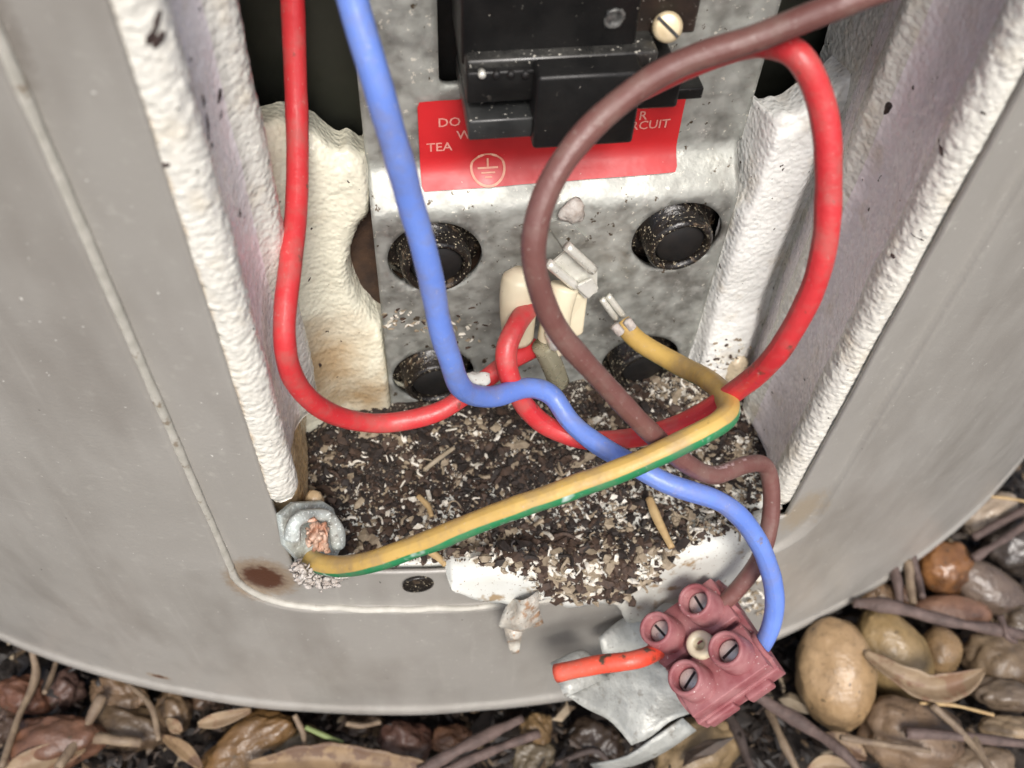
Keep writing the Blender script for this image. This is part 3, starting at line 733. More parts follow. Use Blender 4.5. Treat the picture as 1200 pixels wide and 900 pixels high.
poly = [(352, 512), (380, 500), (450, 488), (520, 478), (600, 478), (700, 455), (760, 440), (850, 440), (893, 468), (900, 520), (893, 575), (872, 612), (840, 628), (790, 648), (768, 676), (748, 692), (720, 704), (690, 706), (650, 704), (636, 690), (606, 668), (560, 656), (505, 655), (440, 655), (398, 645), (372, 600), (352, 560)]
def pale(px, py):                                            # where the heap is paler (right side, front fringe)
    return .22 + .20 * sm(620, 860, px) + .14 * sm(600, 670, py) + 1.1 * max(0, N(px, py, 0, .028, 3) + .05) - .12 * sm(.0, -.4, N(px, py, 0, .02, 9))
FLAPS = [[(493, 662), (530, 656), (570, 664), (606, 676), (630, 694), (600, 708), (540, 696), (505, 680)], [(772, 672), (800, 644), (868, 622), (900, 632), (870, 690), (790, 704)], [(728, 700), (742, 686), (764, 690), (775, 706), (748, 724), (732, 722)]]
cnt = 0; tries = 0
while cnt < 27000 and tries < 120000:
    tries += 1; px, py = rnd.uniform(345, 905), rnd.uniform(435, 705)
    if not inside_poly((px + 6 * rnd.gauss(0, 1), py + 5 * rnd.gauss(0, 1)), poly): continue
    p, nrm = hit(HB, px, py); q, nq = hit(FB, px, py)
    if p is None or (q is not None and (q - CAM).length < (p - CAM).length): p, nrm = q, nq
    if p is None: continue
    if nrm.dot(CAM - p) < 0: nrm = -nrm
    front = sm(605, 670, py)
    if rnd.random() < .88 and any(inside_poly((px, py), fl) for fl in FLAPS): continue
    if front > .3 and rnd.random() < .12 * front: continue
    k = pale(px, py); r_ = rnd.random()
    mi = 3 if r_ < k * .55 else (2 if r_ < k else (1 if r_ < k + .28 + .25 * front else 0))
    L = rnd.lognormvariate(-.58, .68) * (1.0 + .6 * front); L = min(L, 4.2); W = min(1.9, L * rnd.uniform(.25, .85)); T = W * rnd.uniform(.45, .95)
    if mi == 3: L *= rnd.choice((.5, .6, 1.0)); W *= .55
    chip(mb, p + nrm * (T * .3 + .3 * rnd.random()), nrm, L, W, T, mi, rnd); cnt += 1
# bent fibres, husks and curled scraps among the crumbs
for _ in range(520):
    px, py = rnd.uniform(352, 900), rnd.uniform(455, 700)
    if not inside_poly((px, py), poly): continue
    p, nrm = hit(HB, px, py); q, nq = hit(FB, px, py)
    if p is None or (q is not None and (q - CAM).length < (p - CAM).length): p, nrm = q, nq
    if p is None: continue
    if nrm.dot(CAM - p) < 0: nrm = -nrm
    d = Vector((rnd.gauss(0, 1), rnd.gauss(0, 1), rnd.gauss(0, .3))).normalized(); e = d.cross(nrm).normalized(); L = rnd.uniform(1.2, 4.5) * (1.3 if py > 620 else 1)
    V, Fc, U = tube(spline([p + nrm * .2, p + d * L * .5 + e * L * rnd.uniform(-.3, .3) + nrm * rnd.uniform(.3, 1.0), p + d * L * rnd.uniform(.7, 1) + nrm * rnd.uniform(.1, .5)], 3), rnd.uniform(.13, .42), 5, None, .5, rnd.random() * 50)
    mb.add(V, Fc, rnd.choices((0, 1, 2, 3), (.2, .35, .25, .2))[0])
# crumbs fallen on ledges, bracket foot and right corner
for (cx, cy, sx, sy, nn, bvh) in ((900, 560, 8, 30, 60, HB), (880, 470, 14, 10, 50, HB), (470, 375, 22, 8, 45, BRB), (545, 385, 14, 10, 28, BRB), (640, 460, 30, 10, 40, BRB), (520, 470, 16, 8, 30, BRB), (860, 420, 16, 14, 60, FRB), (345, 600, 8, 10, 25, JB)):
    for _ in range(nn):
        px, py = rnd.gauss(cx, sx), rnd.gauss(cy, sy); p, nrm = hit(bvh, px, py)
        if p is None: continue
        if nrm.dot(CAM - p) < 0: nrm = -nrm
        chip(mb, p + nrm * .15, nrm, rnd.uniform(.5, 1.7), rnd.uniform(.3, .9), .4, rnd.choice((3, 3, 2, 2, 1)), rnd)
o = mb.build('dirt_heap', [M['d1'], M['d2'], M['d3'], M['d4'], M['bed']], None, smooth=False)
tag(o, 'dark crumbly dirt and insect debris heaped on the cavity floor', 'debris', kind='stuff')
HPB = BVHTree.FromPolygons(HV, HF)

# ------------------------------------------------------------------ wires
def wire(name, label, D, pts, mat, ref=None, wob=.06, seed=1, thin=.86):
    P = []
    for q in pts:
        P.append(at_w(q[0], q[1], q[2], D) if len(q) == 3 else Vector(q[:3]))     # a fourth number marks a point given in mm
    path = [p + Vector((N(p.x, p.y, p.z, .07, seed), N(p.x, p.y, p.z, .07, seed + 20), N(p.x, p.y, p.z, .07, seed + 40))) * .55 for p in spline(P, 14)]; V, Fc, U = tube(path, D / 2 * thin, 20, ref, wob, seed)
    o = mesh_obj(name, V, Fc, mat, None, True, None, U); tag(o, label, 'wire')
    return o, path
RA, _ = wire('red_wire', 'red wire hanging down the left of the opening and curling under the blue wire', 4.1,
    [(-30, 46, 225, 0), (-33.5, 46, 195, 0), (339, -60, 35), (343, 0, 34), (347, 120, 32.6), (349, 230, 32.5), (341, 310, 33), (335, 400, 33), (351, 450, 31.5), (392, 484, 29.5), (450, 497, 28), (510, 484, 27.8), (560, 450, 27.5), (600, 421, 27.2), (630, 406, 26.8)], M['red'], seed=1, thin=.82)
RBW, _ = wire('red_wire', 'red wire looping down the right side and ending in the ivory connector', 4.1,
    [(*at_y(700, 135, 30.5), 0), (740, 106, 35), (795, 78, 36.3), (850, 58, 37), (896, 52, 38.5), (937, 66, 39.5), (965, 125, 38.5), (974, 220, 37), (957, 325, 35), (912, 408, 32.5), (862, 460, 30), (800, 494, 28.4), (740, 514, 27.6), (690, 517, 27.4), (640, 498, 27.6), (603, 460, 28.4), (592, 415, 29), (605, 378, 28.8), (632, 346, 27.5)], M['red'], seed=2)
BL, _ = wire('blue_wire', 'blue wire running from the top down into the maroon terminal block', 4.1,
    [(-24, 42, 235, 0), (-27, 34, 212, 0), (397, -60, 44), (414, 0, 43.5), (447, 110, 42), (480, 225, 38.5), (505, 325, 35.5), (524, 412, 33), (540, 455, 31), (572, 466, 29.5), (620, 455, 28.5), (645, 462, 28.2), (668, 490, 28.2), (705, 522, 28.5), (770, 560, 29), (850, 592, 28.5), (888, 628, 27.5), (907, 680, 26.5), (908, 715, 26), (896, 752, 25.5), (876, 778, 25)], M['blue'], seed=3)
BR, _ = wire('brown_wire', 'brown wire sweeping across the middle from the upper right', 4.2,
    [(28, 46, 252, 0), (34, 40, 232, 0), (39.5, 27, 208, 0), (38.5, 17, 193, 0), (1080, -35, 44), (1000, 1, 43.5), (900, 38, 42.5), (790, 79, 41.5), (700, 141, 40.5), (646, 215, 40), (626, 290, 39), (641, 362, 37), (692, 432, 34.5), (752, 497, 32), (800, 541, 30), (835, 556, 29), (875, 545, 28), (897, 550, 27), (903, 578, 26.6), (902, 615, 26.3), (890, 655, 26), (862, 690, 25.6), (838, 712, 25.4)], M['brown'], seed=4, thin=.77)
# yellow side of the earth wire faces up and to the camera, the green side down
p0 = at_w(845, 490, 35.5, 4.8)
YG, ygp = wire('earth_wire', 'yellow and green striped wire lying diagonally across the opening', 4.8,
    [(727, 378, 30), (745, 398, 30.2), (790, 424, 31), (832, 447, 33), (853, 469, 35), (846, 491, 36.3), (795, 521, 36.8), (700, 561, 36.5), (600, 597, 35.8), (500, 636, 34.8), (430, 659, 33.6), (385, 663, 32), (356, 650, 30.6), (349, 632, 29.8), (362, 618, 29.4)], M['yg'], ref=(.1, .75, .65), seed=5, thin=.78)
# stripped end: two bare conductors and pale rings
b0 = ygp[0]; dr = (ygp[0] - ygp[2]).normalized()
for k, (qa, qb) in enumerate((((722, 374), (705, 350)), ((730, 370), (712, 346)))):
    A = at_w(*qa, 30, 4.8); B = at_w(*qb, 30.6, 4.8); V, Fc, U = tube(spline([A, A.lerp(B, .5) + Vector((0, -.2, .1)), B], 4), .62, 10); part(mesh_obj('bare_conductor', V, Fc, M['steel'], None, True, None, U), YG)
for k, (px, py) in enumerate(((724, 386), (738, 380))):
    mb = MB(); p = at_w(px, py, 32.5, 4.8); lathe(mb, p, (CX * .55 + CYD * .6 + CZ * .2), [(.5, -1.1), (.85, -.9), (.85, .9), (.5, 1.1)], 12, 0, True, True, .2); mb.build('crimp_tab', M['crust'], YG)

# ------------------------------------------------------------------ corroded earth clamp at the lower left corner
cl = thing('earth_clamp', 'corroded earth clamp gripping bare copper at the lower left corner', 'clamp', tuple(at_r(372, 640, R)))
def sheet(mb, pts, th, mi=0):
    """fan polygon given thickness away from the camera"""
    c = sum(pts, Vector()) / len(pts); nrm = Vector()
    for a, b in zip(pts, pts[1:] + pts[:1]): nrm += (a - c).cross(b - c)
    nrm.normalize()
    if nrm.dot(CAM - c) < 0: nrm = -nrm
    k = len(pts); V = list(pts) + [c] + [p - nrm * th for p in pts] + [c - nrm * th]
    Fc = [(i, (i + 1) % k, k) for i in range(k)] + [(k + 1 + (i + 1) % k, k + 1 + i, 2 * k + 1) for i in range(k)] + [((i + 1) % k, i, k + 1 + i, k + 1 + (i + 1) % k) for i in range(k)]
    mb.add(V, Fc, mi)
mb = MB()
q = lambda px, py, y: at_y(px, py, y)
sheet(mb, [q(328, 604, 5.5), q(345, 590, 9), q(380, 588, 12), q(392, 596, 12), q(402, 640, 8), q(396, 652, 6), q(352, 660, 3.5), q(334, 640, 3.5)], 1.2)
plate_o = mb.build('clamp_plate', M['verd'], cl, smooth=False, bevel=.3)
mb = MB(); V, Fc, U = tube(spline([q(342, 632, 2.4), q(346, 612, 4.2), q(366, 602, 6.5), q(386, 606, 7.2), q(398, 640, 4.5)], 10), 1.3, 14, None, .7, 3); mb.add(V, Fc); mb.build('clamp_rim', M['verd'], cl)
mb = MB(); rnd = random.Random(5)
for k in range(34):
    a = q(372 + rnd.uniform(-8, 12), 612 + rnd.uniform(0, 12), 5.5); b = q(368 + rnd.uniform(-8, 16), 636 + rnd.uniform(-4, 10), 2.5 + rnd.uniform(-.5, 1)); V, Fc, U = tube(spline([a, a.lerp(b, .5) + Vector((rnd.uniform(-.6, .6), -.8, .4)), b], 5), rnd.uniform(.22, .5), 7, None, .7, k); mb.add(V, Fc)
for k in range(14):
    chip(mb, q(372 + rnd.gauss(0, 9), 628 + rnd.gauss(0, 9), 3.6 + rnd.uniform(-1, 1)), Vector((0, -1, 0)), rnd.uniform(.6, 1.8), rnd.uniform(.5, 1.2), .8, 0, rnd)
mb.build('copper_strand', M['copper'], cl)
mb = MB()
for k in range(190):
    t = rnd.uniform(0, 3.14); chip(mb, q(376 - 26 * math.cos(t) + rnd.gauss(0, 4), 662 + 20 * math.sin(t) + rnd.gauss(0, 4), rnd.uniform(-.2, 1.5)), Vector((0, -1, 0)), rnd.uniform(.5, 2.4), rnd.uniform(.4, 1.3), rnd.uniform(.4, 1), 0, rnd)
o = mb.build('crust', M['crust'], cl)
mb = MB(); p = q(368, 585, 14); lathe(mb, p, (.1, -.3, .95), [(1.2, -4), (1.9, -3), (1.7, -1), (1.3, -.5), (1.5, 1.2), (1.0, 2.2)], 14, 0, True, True, .25); mb.build('stud', M['tanfoam'], cl)

# ------------------------------------------------------------------ ivory spade connector where the two red wires end
sc_ = thing('spade_connector', 'ivory plastic spade connector on the ends of the red wires', 'connector', tuple(at_y(645, 380, 28)))
mb = MB(); q = lambda px, py, y: at_y(px, py, y)
V, Fc, U = tube(spline([q(607, 395, 28.5), q(607, 365, 29), q(608, 335, 30), q(612, 316, 31)], 8), lambda t: 2.9 + .25 * math.sin(t * 3) - 1.4 * max(0, t - .82) / .18, 18, None, .05, 3)
mb.add(V, Fc); mb.build('boot', M['ivory'], sc_)
mb = MB(); V, Fc, U = tube(spline([q(645, 408, 27), q(650, 385, 28), q(655, 358, 29.5), q(662, 335, 31)], 8), lambda t: 2.9 - .4 * t, 18, None, .05, 6); mb.add(V, Fc); mb.build('boot', M['ivory'], sc_)
mb = MB(); sheet(mb, [q(650, 345, 29), q(690, 345, 31), q(684, 392, 29), q(664, 402, 28), q(645, 400, 28)], 2.4); mb.build('housing', M['ivory'], sc_, smooth=False, bevel=.6)
mb = MB(); sheet(mb, [q(645, 310, 31.5), q(668, 290, 32.5), q(700, 318, 31), q(700, 342, 30), q(686, 350, 29.5), q(672, 336, 30)], .6); spade = mb.build('spade', M['steel'], sc_, smooth=False)
for (a, b) in (((642, 308), (674, 335)), ((664, 288), (696, 317))):
    mb = MB(); A, B = q(*a, 30.6), q(*b, 29.8); V, Fc, U = tube(spline([A, A.lerp(B, .5), B], 4), .85, 14); mb.add(V, Fc); mb.build('rolled_edge', M['steel'], spade)
mb = MB(); sheet(mb, [q(674, 336, 29.2), q(694, 326, 29.6), q(702, 338, 29.2), q(690, 351, 28.6)], .6); mb.build('blade_end', M['steel'], sc_, smooth=False, bevel=.2)
mb = MB(); V, Fc, U = tube(spline([q(636, 404, 25.5), q(646, 425, 25), q(655, 448, 25)], 6), 2.0, 14); mb.add(V, Fc); mb.build('clear_sleeve', M['clear'], sc_)
mb = MB(); lathe(mb, q(651, 398, 25), (CX * .4 + CYD * .9), [(1.3, -2), (1.5, -1.4), (1.5, 1.2), (1.0, 1.8)], 14, 0, True, True, .1); mb.build('crimp', M['steel'], sc_)
# loose scraps of foam
def lump(name, label, cat, p, r, mat, seed, sq=(1, 1, 1)):
    bm = bmesh.new(); bmesh.ops.create_icosphere(bm, subdivisions=3, radius=1.0)
    for v in bm.verts:
        c = v.co.copy(); k = 1 + .35 * N(c.x, c.y, c.z, 1.3, seed) + .18 * N(c.x, c.y, c.z, 3.4, seed); v.co = Vector((c.x * sq[0], c.y * sq[1], c.z * sq[2])) * (k * r * MM)
    me = bpy.data.meshes.new(name); bm.to_mesh(me); bm.free(); me.materials.append(mat); me.polygons.foreach_set('use_smooth', [True] * len(me.polygons))
    o = bpy.data.objects.new(name, me); link(o); o.location = p * MM; return tag(o, label, cat)
lump('foam_crumb', 'tan crumb of foam stuck under the bend of the bracket', 'foam crumb', at_y(671, 248, 39.6), 2.2, M['crust'], 3, (1, .6, 1.2))
lump('foam_tuft', 'ragged orange tan tuft of foam behind the right red wire', 'foam tuft', at_y(862, 432, 36), 3.6, M['tanfoam'], 14, (.7, .5, 1.3))
lump('foam_crumb', 'white foam crumb where the blue and red wires cross', 'foam crumb', at_w(558, 446, 28, 3.9), 1.6, M['white'], 9, (1.3, 1, .8))

# ------------------------------------------------------------------ maroon terminal block hanging in front of the jacket
tb = thing('terminal_block', 'dusty maroon two pole screw terminal block hanging below the opening', 'terminal block', tuple(at_w(825, 765, 26, 4.1)))
Cb = at_w(823, 757, 25.2, 4.1)
nb = (CX * -.50 + CYD * -.42 + CZ * -.74).normalized()
e2 = CX * -.86 + CYD * .51; e2 = (e2 - nb * e2.dot(nb)).normalized()         # along the wires, towards lower left
e1 = e2.cross(nb).normalized()
if e1.dot(CX * .6 + CYD * .77) < 0: e1 = -e1                                 # across the poles, towards lower right
W = lambda a, b, c: Cb + e1 * a + e2 * b + nb * c
mb = MB()
def bb(a0, a1, b0, b1, c0, c1): box(mb, W((a0 + a1) / 2, (b0 + b1) / 2, (c0 + c1) / 2), e1 * ((a1 - a0) / 2), e2 * ((b1 - b0) / 2), nb * ((c1 - c0) / 2))
bb(-10.4, 10.4, -9.3, 9.3, -8.5, -3.4)
base = mb.build('base', M['block'], tb, bevel=.22)
for a in (-5.4, 5.4):
    mb = MB(); bb(a - 4.6, a + 4.6, -8.6, 8.6, -3.6, .3); o = mb.build('pole_housing', M['block'], tb, bevel=.25)
    for b in (-4.6, 4.6):
        mb = MB(); lathe(mb, W(a, b, 0), nb, [(3.7, -.6), (3.3, 6.6), (3.1, 6.95), (2.65, 6.95), (2.4, 6.5), (2.3, .5), (.2, .5)], 28, 0, False, True, .012)
        t = mb.build('screw_tower', M['block'], tb)
        mb = MB(); lathe(mb, W(a, b, .5), nb, [(2.2, 0), (2.2, 3.2), (1.9, 3.5), (.2, 3.55)], 22); sw = mb.build('screw', M['steel'], t)
        an = .6 + a + b; mb = MB(); ex = e1 * math.cos(an) + e2 * math.sin(an); box(mb, W(a, b, 4.02), ex * 1.8, nb * .08, ex.cross(nb) * .25); mb.build('slot', M['hole'], t, smooth=False)
    for sgn in (1, -1):
        mb = MB(); lathe(mb, W(a, 8.2 * sgn, -3.4), e2 * sgn, [(2.9, 0), (2.9, 1.2), (2.4, 1.3), (2.3, .3)], 20); mb.build('wire_entry', M['block'], tb)
mb = MB(); bb(10.0, 11.6, -6.5, -1.0, -8.0, -4.6); mb.build('side_lug', M['block'], tb, bevel=.4)
mb = MB(); bb(10.0, 11.2, 1.5, 8.0, -8.0, -4.0); mb.build('side_lug', M['block'], tb, bevel=.4)
mb = MB(); lathe(mb, W(0, 0, -1), nb, [(2.7, 0), (2.7, 2.6), (2.3, 3.0), (1.3, 3.0), (1.1, 2.4), (1.0, .6)], 24); mb.build('fixing_bush', M['ivory'], tb)
# short cut length of faded red wire in the lower left entry
A = W(-5.4, 7.0, -3.2); T = at_w(652, 789, 25.0, 4.1)
path = spline([A, at_w(745, 773, 25.6, 4.1), at_w(700, 779, 25.4, 4.1), T], 8); V, Fc, U = tube(path, 1.75, 18, None, .07, 8)
st_ = tag(mesh_obj('red_wire', V, Fc, M['redor'], None, True, None, U), 'short cut off orange red wire end in the terminal block', 'wire')

# ------------------------------------------------------------------ bent galvanised scrap behind the block, torn scrap on the lip
M['zinc'] = simple('dull_zinc', (.42, .425, .39), (.30, .305, .28), .2, .5, metal=.25, specks=.68, speck_c=(.14, .13, .11), bsc=.6, bd=.35, dirt=.60, dirt_c=(.24, .23, .2))
tagp = thing('bent_metal_tag', 'bent galvanised metal tag behind the maroon terminal block', 'metal tag', tuple(at_r(740, 800, R + 6)))
g = lambda px, py, k: at_w(px, py, k, 4.1)
def grid_sheet(mb, rows_, th=.6, sub=4, nz_=.35, seed=0):
    """rows of points, interpolated and given thickness"""
    G = [spline(r_, sub) for r_ in rows_]; n = len(G[0]); H = []
    for i in range(n): H.append(spline([r_[i] for r_ in G], sub))
    V = []; k = len(H[0])
    for i in range(n):
        for j in range(k): p = H[i][j]; V.append(p + CZ * nz_ * N(p.x, p.y, p.z, .25, seed))
    Fc = [(i * k + j, i * k + j + 1, (i + 1) * k + j + 1, (i + 1) * k + j) for i in range(n - 1) for j in range(k - 1)]
    b = len(V); V2 = [v + CZ * th for v in V]; Fc += [(b + f[3], b + f[2], b + f[1], b + f[0]) for f in Fc]
    edge = [i * k for i in range(n)] + [(n - 1) * k + j for j in range(1, k)] + [i * k + k - 1 for i in range(n - 2, -1, -1)] + [j for j in range(k - 2, 0, -1)]
    for a, c in zip(edge, edge[1:] + edge[:1]): Fc.append((a, c, b + c, b + a))
    mb.add(V + V2, Fc)
mb = MB(); grid_sheet(mb, [[g(645, 778, 23.6), g(662, 818, 24.2)], [g(682, 762, 23.4), g(700, 800, 23.6)], [g(702, 782, 22.8), g(715, 797, 23.2)]], .6, 3); mb.build('folded_ear', M['zinc'], tagp)
mb = MB(); grid_sheet(mb, [[g(664, 816, 24), g(690, 832, 23.6), g(718, 848, 23.2), g(740, 873, 23)], [g(700, 798, 23.2), g(722, 812, 23.0), g(745, 832, 22.8), g(758, 866, 22.8)], [g(725, 782, 22.6), g(758, 795, 22.4), g(780, 815, 22.4), g(785, 845, 22.8)], [g(752, 770, 22.2), g(790, 785, 22.0), g(812, 815, 22.2), g(818, 832, 22.4)]], .6, 4, 1.1, 4); mb.build('plate', M['zinc'], tagp)
mb = MB(); grid_sheet(mb, [[g(692, 896, 22.0), g(698, 904, 21.8)], [g(735, 886, 22.6), g(742, 898, 22.2)], [g(770, 862, 22.8), g(782, 880, 22.4)], [g(800, 842, 22.6), g(816, 856, 22.4)]], .6, 3); mb.build('curled_edge', M['zinc'], tagp)
mb = MB(); grid_sheet(mb, [[g(702, 748, 22.8), g(706, 766, 22.8)], [g(722, 730, 22.6), g(730, 768, 22.6)], [g(748, 716, 22.2), g(760, 765, 22.2)], [g(775, 712, 22.0), g(785, 750, 22.0)]], .6, 3); mb.build('rounded_tongue', M['zinc'], tagp)
mb = MB(); J = lambda px, py, k: at_r(px, py, R + k)
grid_sheet(mb, [[J(598, 704, 4), J(588, 722, 6), J(584, 735, 7)], [J(616, 700, 5), J(610, 728, 8), J(602, 742, 6)], [J(632, 692, 4), J(632, 712, 6), J(637, 730, 4)]], .35, 6, 3.2, 3)
grid_sheet(mb, [[J(590, 734, 6), J(594, 752, 5), J(600, 766, 3)], [J(604, 738, 7), J(607, 752, 6), J(606, 767, 4)], [J(612, 735, 6), J(612, 745, 6), J(610, 758, 5)]], .35, 6, 3.0, 7)
o = mb.build('torn_scrap', simple('dirty_foil', (.50, .48, .42), (.38, .34, .28), .3, .4, specks=.64, speck_c=(.2, .14, .09), bsc=.7, bd=.5, dirt=.54, dirt_c=(.32, .2, .12)), None)
tag(o, 'torn dirty white scrap hanging from the lip of the opening', 'scrap')
# white gritty crust on the blue wire's side of the lip
mb = MB(); rnd = random.Random(21)
for k in range(70):
    px, py = rnd.gauss(880, 10), rnd.gauss(690, 22); p = at_r(px, py, R + rnd.uniform(0, 1.2)); chip(mb, p, Vector((0, -1, 0)), rnd.uniform(.8, 2.4), rnd.uniform(.6, 1.4), rnd.uniform(.5, 1), rnd.choice((0, 0, 1)), rnd)
o = mb.build('white_grit', [M['d4'], M['d3']], None, smooth=False); tag(o, 'white grit clinging below the lip beside the blue wire', 'grit', kind='stuff')

# ------------------------------------------------------------------ straws lying on the dirt heap
def rod(name, label, cat, P, r, mat, seed=0, group=None, taper=.5, wob=.2):
    path = spline(P, 8); V, Fc, U = tube(path, lambda t: r * (1 - taper * abs(t - .35)), 9, None, wob, seed)
    o = mesh_obj(name, V, Fc, mat, None, True, None, U); return tag(o, label, cat, group)
M['straw'] = simple('dry_straw', (.46, .33, .16), (.34, .22, .10), .3, .6)
def on_heap(px, py, up=1.2):
    p, nn = hit(HPB, px, py); q2, n2 = hit(FB, px, py)
    if p is None or (q2 is not None and (q2 - CAM).length < (p - CAM).length): p = q2
    return p + Vector((0, -.3, up))
rod('straw', 'thick tan straw pointing down the dirt under the blue wire', 'straw', [on_heap(758, 590, 2.6), on_heap(768, 615, 2.4), on_heap(785, 645, 1.6)], 1.0, M['straw'], 1)
rod('straw', 'grey straw lying aslant in the middle of the dirt heap', 'straw', [on_heap(497, 553), on_heap(515, 541, 1.8), on_heap(532, 527)], .6, simple('grey_straw', (.30, .25, .18), (.22, .18, .12), .3, .7), 2)
rod('straw', 'forked tan straw just above the yellow wire', 'straw', [on_heap(490, 583), on_heap(502, 598, 2), on_heap(506, 610, 2.2)], .6, M['straw'], 3)
rod('straw', 'tan straw stub under the lower edge of the yellow wire', 'straw', [on_heap(499, 648, 2), on_heap(512, 656, 2), on_heap(522, 665, 1.6)], .75, M['straw'], 4)

# ------------------------------------------------------------------ pebbles round the heater: photo centre, half sizes, turn, colours, height
PEB = [
 (980, 793, 48, 66, -.12, (.33, .255, .15), (.24, .175, .095), -4, .5, 'large smooth tan egg shaped pebble right of the terminal block'),
 (1045, 770, 42, 58, -.5, (.27, .215, .11), (.19, .145, .07), -9, .5, 'yellowish olive pebble half under the curled dry leaf'),
 (1102, 762, 23, 28, -.05, (.22, .16, .085), (.15, .11, .06), -8, .45, 'small glossy olive brown pebble below the long twig'),
 (1106, 666, 32, 32, .5, (.24, .125, .05), (.06, .032, .018), -6, .35, 'orange brown wet pebble close to the heater rim'),
 (1025, 696, 20, 16, .1, (.36, .26, .15), (.26, .18, .10), -9, .4, 'small tan pebble tucked beside the heater rim'),
 (1116, 716, 47, 19, .12, (.24, .15, .10), (.17, .10, .07), -10, .5, 'flat pinkish brown pebble behind the long twig'),
 (1158, 690, 52, 27, .55, (.12, .10, .08), (.075, .06, .05), -9, .4, 'dark grey elongated pebble near the right edge'),
 (1158, 603, 36, 20, -.5, (.34, .31, .25), (.25, .22, .17), -6, .45, 'pale grey pebble at the far right along the rim'),
 (1168, 772, 40, 36, .2, (.15, .12, .075), (.08, .06, .04), -10, .55, 'mottled dark olive stone right of the small brown pebble'),
 (1180, 815, 38, 20, .15, (.13, .11, .08), (.08, .065, .05), -8, .5, 'dark brown grey pebble under the mottled stone'),
 (1185, 855, 42, 17, .1, (.25, .21, .14), (.17, .13, .08), -8, .5, 'flat tan pebble low at the right edge'),
 (1068, 862, 66, 44, .25, (.17, .13, .085), (.11, .08, .055), -8, .6, 'broad brown grey stone beneath the tan egg shaped pebble'),
 (1185, 640, 34, 34, .4, (.055, .05, .045), (.02, .018, .016), -8, .35, 'black ridged stone at the right edge above the dark pebble'),
 (815, 880, 56, 40, -.2, (.20, .16, .09), (.13, .10, .055), -9, .6, 'brown stone directly below the terminal block'),
 (1150, 895, 40, 22, 0, (.16, .13, .09), (.10, .08, .055), -9, .6, 'dull brown stone cut by the bottom edge at the right'),
 (905, 720, 22, 20, 0, (.10, .08, .055), (.06, .045, .03), -14, .6, 'small dark stone hidden between terminal block and tan pebble'),
 (1055, 698, 16, 14, .4, (.15, .10, .07), (.09, .06, .04), -13, .6, 'dark small stone behind the three upright twigs'),
 (1195, 730, 28, 22, 0, (.10, .085, .06), (.06, .05, .04), -12, .5, 'dark stone at the right edge below the long twig'),
 (62, 868, 62, 34, -.15, (.19, .10, .06), (.11, .06, .04), -6, .6, 'broad reddish brown stone at the lower left'),
 (28, 815, 30, 22, .1, (.17, .085, .05), (.10, .05, .035), -8, .65, 'rusty brown stone against the rim at the far left'),
 (78, 812, 18, 24, .2, (.15, .10, .085), (.09, .06, .05), -10, .65, 'upright mauve brown stone between two left twigs'),
 (140, 812, 40, 22, .35, (.21, .15, .09), (.12, .085, .05), -8, .6, 'knobbly tan brown stone under the rim at the left'),
 (150, 852, 44, 26, .3, (.13, .10, .06), (.085, .06, .04), -10, .6, 'dull olive brown stone beside the reddish one'),
 (205, 832, 20, 26, -.3, (.20, .15, .09), (.11, .08, .05), -10, .55, 'tan stone standing under the rim right of the knobbly one'),
 (290, 872, 56, 26, -.5, (.20, .125, .05), (.11, .07, .03), -8, .5, 'orange brown slanted stone left of the spotted leaf'),
 (345, 872, 34, 22, .1, (.12, .10, .055), (.07, .06, .035), -10, .65, 'mossy olive stone above the spotted leaf'),
 (475, 870, 28, 26, .2, (.11, .06, .045), (.065, .04, .03), -9, .65, 'dark maroon brown stone under the middle of the rim'),
 (530, 866, 22, 16, .2, (.20, .115, .07), (.12, .07, .045), -10, .6, 'small orange brown stone beside the dark maroon one'),
 (628, 852, 18, 20, 0, (.26, .19, .095), (.16, .11, .055), -8, .55, 'yellow brown stone chip at the ends of the twin twigs'),
 (622, 885, 24, 20, .3, (.17, .15, .10), (.10, .09, .065), -11, .6, 'greyish stone below the yellow brown chip'),
 (700, 870, 30, 24, .1, (.055, .042, .03), (.03, .022, .016), -13, .5, 'nearly black stone beneath the bent metal tag'),
 (250, 812, 22, 18, 0, (.13, .09, .06), (.08, .055, .04), -12, .6, 'brown stone deep under the rim above the tan leaf'),
 (420, 845, 24, 14, 0, (.08, .06, .04), (.05, .035, .025), -12, .6, 'dark flat stone hidden under the middle rim'),
 (5, 850, 20, 20, 0, (.10, .07, .05), (.06, .04, .03), -10, .6, 'dark brown stone cut by the left edge'),
 (1010, 735, 22, 18, 0, (.09, .075, .05), (.06, .045, .03), -15, .6, 'dark stone in the gap above the two tan pebbles'),
]
bm = bmesh.new(); bmesh.ops.create_icosphere(bm, subdivisions=5, radius=1.0)
ICO = [v.co.copy() for v in bm.verts]; ICF = [tuple(v.index for v in f.verts) for f in bm.faces]; bm.free()
